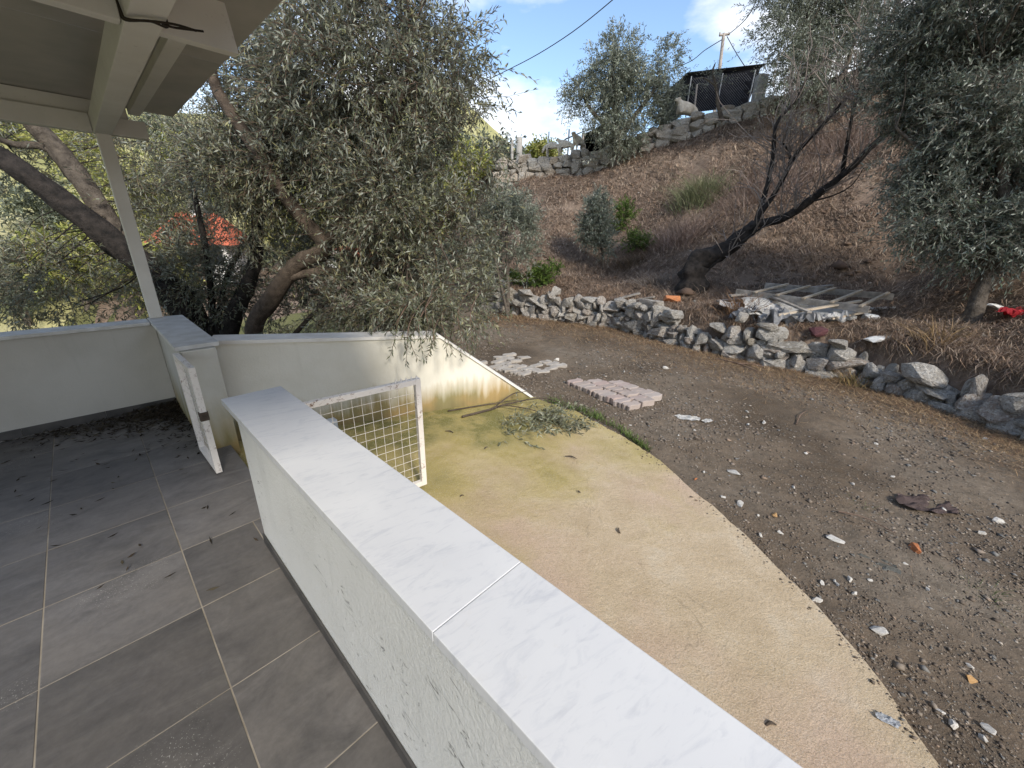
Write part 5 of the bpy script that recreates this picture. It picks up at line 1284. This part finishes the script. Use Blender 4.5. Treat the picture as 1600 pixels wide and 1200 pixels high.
r = random.Random(21)
a0 = np.array(onz(893, 596, -.13)); a1 = np.array(onz(1000, 640, -.13)); dv = a1 - a0; Lp = np.linalg.norm(dv[:2]); dv = dv / np.linalg.norm(dv); nv_ = np.array([-dv[1], dv[0], 0])
if nv_[1] < 0: nv_ = -nv_
th0 = math.atan2(dv[1], dv[0])
rows = int(Lp / .108)
for i in range(rows):
    for j in range(3):
        if j == 2 and i < 3: continue
        if j == 1 and i < 1: continue
        p = a0 + dv * (i * .108 + .05) + nv_ * (j * .195 + .02) + dv * (r.uniform(-.01, .01) + (.04 if j == 1 else 0))
        o = link('paver', r.choice(pm), None, (p[0], p[1], gz(p[0], p[1]) - .012 + (.012 if j else 0) + r.uniform(-.004, .006)), (r.uniform(-.07, .07), r.uniform(-.07, .07), th0 + PI / 2 + r.uniform(-.13, .13)))
        tag(o, 'pinkish wavy concrete paver in the tight row laid on the dirt road', 'paver', 'interlocking pavers in the row on the road')
pm2 = [paver_mesh('paver', .20, .10, .035, m_paver, .012)]
for i in range(8):
    for j in range(4):
        q0 = onz(778 + i * 11.5, 560 + i * 2.6, -.13); p = np.array(q0) + np.array([.14 * j - .25, .16 * j - .22, 0]) * 1.0
        if r.random() < .25: continue
        o = link('paver', pm2[0], None, (p[0], p[1], gz(p[0], p[1]) - .008 + r.uniform(-.004, .008)), (r.uniform(-.09, .09), r.uniform(-.09, .09), .78 + r.uniform(-.3, .3)))
        tag(o, 'whitish worn paver sunk in the ground past the raked garden wall end', 'paver', 'sunken whitish pavers by the garden wall')

# ------------------------------------------------------------------ loose stones on the road
SM = [hull_mesh('stone', 300 + i, m_pebble_white, 16, .8) for i in range(6)]
SB = hull_mesh('brick_fragment', 320, m_brickbit, 12, .6); SO = hull_mesh('stone', 321, m_ochre, 12, .7)
r = random.Random(31)
def drop(name, me, px, py, s, lab, cat='stone', grp=None, flat=.55, rot=None):
    p = onz(px, py, -.15); o = link(name, me, None, (p[0], p[1], gs(p[0], p[1]) + s * flat * .35), (r.uniform(-.2, .2), r.uniform(-.2, .2), r.uniform(0, 6.28) if rot is None else rot), (s, s * r.uniform(.5, .75), s * flat))
    return tag(o, lab, cat, grp)
drop('stone', SM[0], 1373, 985, .040, 'large white oval stone on the gravel near the lower right', rot=-.5)
drop('stone', SM[1], 1278, 936, .030, 'white stone sitting against the edge of the concrete apron', rot=.2)
drop('brick_fragment', SB, 1430, 858, .050, 'flat orange brick fragment lying on the dirt road', 'brick', flat=.4)
drop('stone', SO, 1517, 1060, .030, 'ochre triangular stone on the gravel at the lower right corner')
drop('brick_fragment', SB, 1087, 747, .022, 'tiny orange brick chip beside the bend of the apron edge', 'brick')
drop('stone', SM[2], 1158, 785, .050, 'grey-white flat stone on the road near the apron edge', flat=.3)
drop('stone', SO, 1210, 802, .040, 'tan elongated stone on the road beside the grey-white flat one', flat=.3)
drop('stone', SM[3], 1305, 842, .055, 'broad pale slab of stone half sunk in the middle of the road', flat=.2)
drop('stone', SM[4], 1148, 735, .060, 'long grey stone half buried where the road meets the apron bend', flat=.2)
gl = 'small whitish stone scattered on the dirt road'
for px, py, s in [(1130, 775, .022), (1185, 803, .014), (1188, 835, .020), (1220, 829, .022), (1285, 908, .02), (1305, 906, .018), (1328, 904, .024), (1310, 912, .018), (1335, 928, .018), (1360, 905, .016), (1470, 1110, .018), (1490, 1130, .024), (1545, 1138, .026), (1535, 1152, .018), (1515, 1040, .016), (1536, 830, .030), (1560, 812, .04), (1475, 793, .022), (1240, 760, .02), (1370, 690, .02), (1195, 655, .035), (1170, 658, .03), (1168, 640, .024), (1085, 672, .02), (985, 663, .018), (1060, 680, .016), (1100, 735, .02), (1335, 750, .02), (1540, 685, .03), (1040, 575, .05), (975, 580, .03), (870, 560, .05), (1145, 556, .02), (1260, 705, .02), (1395, 745, .018), (1450, 920, .016), (1415, 880, .016)]:
    drop('stone', r.choice(SM), px, py, s, gl, 'stone', 'small whitish stones on the road')
# flat scraps
def scrap(name, label, cat, px, py, sx, sy, z, mat, rot, amp=.02, seed=0, thick=.006, n=8, base=None, tilt=(0, 0), grp=None):
    """a crumpled sheet with thickness, irregular outline"""
    rr = random.Random(seed); bm = bmesh.new(); g = {}
    for i in range(n + 1):
        for j in range(n + 1):
            x = -1 + 2 * i / n; y = -1 + 2 * j / n
            k = math.sqrt(max(abs(x), abs(y)) / max(1e-6, math.hypot(x, y))) if (x or y) else 1
            e = 1 + .22 * mnoise.noise(Vector((x * 1.7 + seed, y * 1.7, 2)))
            h = amp * mnoise.noise(Vector((x * 2.1 + seed * 3, y * 2.1, 7))) + amp * .7 * mnoise.noise(Vector((x * 5 + seed, y * 5, 1)))
            g[i, j] = bm.verts.new((x * k * sx * e, y * k * sy * e, h))
    for i in range(n):
        for j in range(n): bm.faces.new((g[i, j], g[i + 1, j], g[i + 1, j + 1], g[i, j + 1]))
    bmesh.ops.solidify(bm, geom=bm.faces[:], thickness=thick)
    p = onz(px, py, z) if base is None else base
    zz = gs(p[0], p[1]) if base is None else p[2]
    return tag(link(name, mesh_bm(name, bm, mat), None, (p[0], p[1], zz + .012 if base is None else zz), (tilt[0], tilt[1], rot)), label, cat, grp)
scrap('plaster_slab', 'broken white plaster slab lying on the road right of the pavers', 'debris', 1075, 652, .12, .06, -.15, m_foam, -.2, .01, 3, .02)
scrap('plaster_slab', 'smaller white plaster piece touching the broken slab on the road', 'debris', 1105, 656, .06, .035, -.15, m_foam, .5, .008, 4, .015)
scrap('rubber_mat', 'faded purple rubber mat half buried in the road', 'mat', 1448, 785, .17, .11, -.15, m_purple, -.2, .03, 5, .008, base=np.array([*onz(1448, 785, -.15)[:2], -.158]))
scrap('plastic_film', 'torn teal plastic film pressed into the road', 'plastic', 1365, 876, .12, .05, -.15, m_teal, -.6, .03, 6, .003, base=np.array([*onz(1365, 876, -.15)[:2], -.16]))
scrap('plastic_scrap', 'crumpled bluish plastic scrap near the end of the concrete apron', 'plastic', 1385, 1128, .035, .018, -.12, m_greybox, -.6, .008, 7, .002, base=np.array([*onz(1385, 1128, -.118)[:2], -.104]))

for i, (a, b_, lab) in enumerate([((1118, 560), (1190, 582), 'long brown stick lying in the verge below the rubbish heap'), ((1150, 568), (1205, 575), 'second brown stick crossing the verge below the rubbish heap'), ((1245, 660), (1262, 640), 'short pale stalk standing out of the middle of the road'), ((1310, 800), (1400, 832), 'thin long twig lying across the middle of the dirt road'), ((860, 498), (905, 500), 'grey plank lying flat on the road below the far stone wall')]):
    A_ = onz(*a, -.14); B2 = onz(*b_, -.14); zA, zB = gs(*A_[:2]) + .015, gs(*B2[:2]) + .015; m2 = (A_ + B2) / 2; zm = gs(*m2[:2]) + .03
    T = Tubes(); rr = .012 if i < 2 or i == 4 else .005; T.add([(0, 0, 0), (m2[0] - A_[0], m2[1] - A_[1] + .03, zm - zA), (B2[0] - A_[0], B2[1] - A_[1], zB - zA)], [rr, rr * .8, rr * .5], 6, 5, .3)
    o = T.build('stick', m_twig_brown); o.location = (A_[0], A_[1], zA); tag(o, lab, 'stick')
tuft('weed', 'small green weed at the right edge of the dirt road', 1525, 918, float(onz(1525, 918, -.15)[1]), 60, 14, 90, [(.07, .10, .03), (.10, .13, .045)], m_leaf_green, 320, 'weed', lean=1.1)
tuft('weed', 'tiny green weed by the pale stones in the middle of the road', 1345, 790, float(onz(1345, 790, -.15)[1]), 40, 8, 50, [(.09, .10, .04), (.12, .13, .05)], m_leaf_green, 321, 'weed', lean=1.2)

# ------------------------------------------------------------------ rubbish heap on the bank
def hit(px, py, lift=0.0):
    d = ray(px, py); t = np.linspace(2.0, 16.0, 1200); pts = np.array([0, 0, EYE])[None] + d[None] * t[:, None]
    k = np.argmax(pts[:, 2] < ground_z(pts[:, 0], pts[:, 1]) + lift); return pts[k]
def bank(px, py, z=.5):
    z_ = z
    for _ in range(6):
        p = onz(px, py, z_); z_ = gz(p[0], p[1])
        if z_ > 1.3: z_ = 1.0
    return p
Yh = 6.6
def bar(name, a, b_, w_, h_, mat, parent, lo):
    a = Vector(a) - Vector(lo); b_ = Vector(b_) - Vector(lo); d = b_ - a; L = d.length
    bm = bmesh.new(); bm_box(bm, 0, L, -w_ / 2, w_ / 2, -h_ / 2, h_ / 2, .004)
    o = link(name, mesh_bm(name, bm, mat), parent); o.location = a; o.rotation_euler = d.to_track_quat('X', 'Z').to_euler(); return o
lad0 = hit(1270, 475, .20)
lad = tag(empty('wooden_ladder', tuple(lad0)), 'old wooden ladder with grey rails and pale rungs lying on the rubbish heap', 'ladder')
R1 = (hit(1150, 456, .26), hit(1358, 484, .20)); R2 = (hit(1195, 446, .22), hit(1396, 464, .18))
print('ladder', R1, R2)
bar('rail', *R1, .035, .10, m_oldwood, lad, lad0); bar('rail', *R2, .035, .10, m_oldwood, lad, lad0)
for f in (.18, .36, .56, .76, .95):
    a = R1[0] + (R1[1] - R1[0]) * f + np.array([0, 0, .05]); b_ = R2[0] + (R2[1] - R2[0]) * f + np.array([0, 0, .05]); d = (b_ - a) / np.linalg.norm(b_ - a)
    bar('rung', a - d * .07, b_ + d * .05, .045, .03, m_palewood, lad, lad0)
for i, (a, b_, lab, mt, w_) in enumerate([((1120, 470, 7.0), (1235, 462, 7.2), 'thin grey board poking out left from under the ladder', m_oldwood, .08), ((1135, 478, 6.8), (1260, 472, 6.8), 'dark plank lying flat across the plastic sheets', m_oldwood, .10), ((1140, 462, 0), (1300, 446, 0), 'long grey board lying askew across the ladder', m_oldwood, .09), ((1215, 492, 0), (1345, 470, 0), 'pale board slanting over the white sheet', m_palewood, .06), ((1185, 455, 0), (1265, 488, 0), 'short dark board lying crosswise on the white sheet', m_oldwood, .07), ((1218, 512, 6.1), (1290, 478, 6.5), 'stick lying diagonally in front of the white sheet', m_palewood, .025), ((1300, 498, 6.2), (1360, 486, 6.3), 'pale lath at the right end of the heap', m_palewood, .03),
                                          ((960, 468, 8.7), (1000, 458, 8.9), 'upper of two dark boards lying behind the stone wall', m_oldwood, .12), ((972, 472, 8.5), (1022, 464, 8.5), 'lower of two dark boards lying behind the stone wall', m_oldwood, .14), ((1180, 508, 6.2), (1240, 470, 6.6), 'thin dark stick sticking out of the grey plastic film', m_bark, .022)]):
    lf = .24 if i in (2, 3, 4) else .09; A_ = hit(*a[:2], lf); B2 = hit(*b_[:2], lf + .02)
    t_ = empty('board', tuple(A_)); bpy.data.objects.remove(t_)
    a_ = Vector(A_); d = Vector(B2) - a_; bm = bmesh.new(); bm_box(bm, 0, d.length, -w_ / 2, w_ / 2, -.014, .014, .003)
    o = link('board', mesh_bm('board', bm, mt), None, tuple(a_), d.to_track_quat('X', 'Z').to_euler()); tag(o, lab, 'board')
def heap(px, py, Y): return hit(px, py, .07)
scrap('white_sheet', 'big dirty white sheet spread under the wooden ladder', 'sheet', 0, 0, .80, .34, 0, m_foam, -.25, .05, 11, .012, 12, hit(1245, 482, .13), (.30, .0))
scrap('white_sheet', 'second white sheet sticking out left of the heap', 'sheet', 0, 0, .42, .16, 0, m_plastic, -.1, .06, 12, .01, 10, hit(1165, 478, .10), (.25, .05))
scrap('plastic_film', 'crumpled grey plastic film hanging over the wall at the left of the heap', 'plastic', 0, 0, .30, .20, 0, m_greysheet, .3, .14, 13, .004, 14, heap(1170, 492, 6.35), (-.6, .1))
scrap('plastic_film', 'crumpled grey plastic film in the middle of the heap front', 'plastic', 0, 0, .38, .20, 0, m_greysheet, -.2, .20, 14, .004, 14, heap(1225, 500, 6.2), (-.6, 0))
scrap('plastic_film', 'pale torn plastic film at the right of the heap front', 'plastic', 0, 0, .34, .13, 0, m_plastic, -.1, .14, 15, .004, 12, heap(1290, 497, 6.1), (-.4, 0))
def block(label, px, py, Y, s, mat, seed, name='foam_block', cat='block', rot=0):
    me = hull_mesh(name, seed, mat, 22, .45); tag(link(name, me, None, tuple(hit(px, py, s[2] * .7)), (random.uniform(-.2, .2), random.uniform(-.15, .15), rot), s), label, cat)
block('upper white foam block at the right end of the heap', 1375, 484, 6.15, (.22, .10, .055), m_foam, 401)
block('lower white foam block at the right end of the heap', 1360, 496, 5.95, (.13, .09, .055), m_foam, 402)
block('long white slab lying on the bank above the mossy boulder', 1375, 528, 5.3, (.26, .10, .035), m_foam, 403, 'stone_slab', 'slab', .35)
block('maroon sack squashed into the front of the rubbish heap', 1277, 518, 5.95, (.12, .10, .07), m_maroon, 404, 'sack', 'sack')
block('white scrap lying on the maroon sack', 1288, 516, 5.82, (.05, .04, .03), m_foam, 405, 'foam_scrap', 'debris')
block('orange clay pot fragment on top of the stone wall', 1050, 468, 7.75, (.17, .12, .085), m_orangeclay, 406, 'clay_block', 'brick')
block('white foam piece beside the red cloth', 1555, 479, 5.3, (.09, .06, .03), m_foam, 407, 'foam_scrap', 'debris')
scrap('red_cloth', 'bright red cloth bundled on the ground at the right edge', 'cloth', 0, 0, .22, .10, 0, m_redcloth, .2, .12, 17, .01, 10, hit(1585, 486, .05), (-.15, 0))
# pale grey box at the foot of the garden wall
bx = onz(517, 672, -.10); o = box('plastic_box', -.055, .055, -.04, .04, 0, .10, m_greybox, None, .008); o.location = (bx[0], bx[1], -.10); o.rotation_euler = (0, 0, RZ_UW); tag(o, 'small pale grey box behind the mesh gate at the foot of the garden wall', 'box')
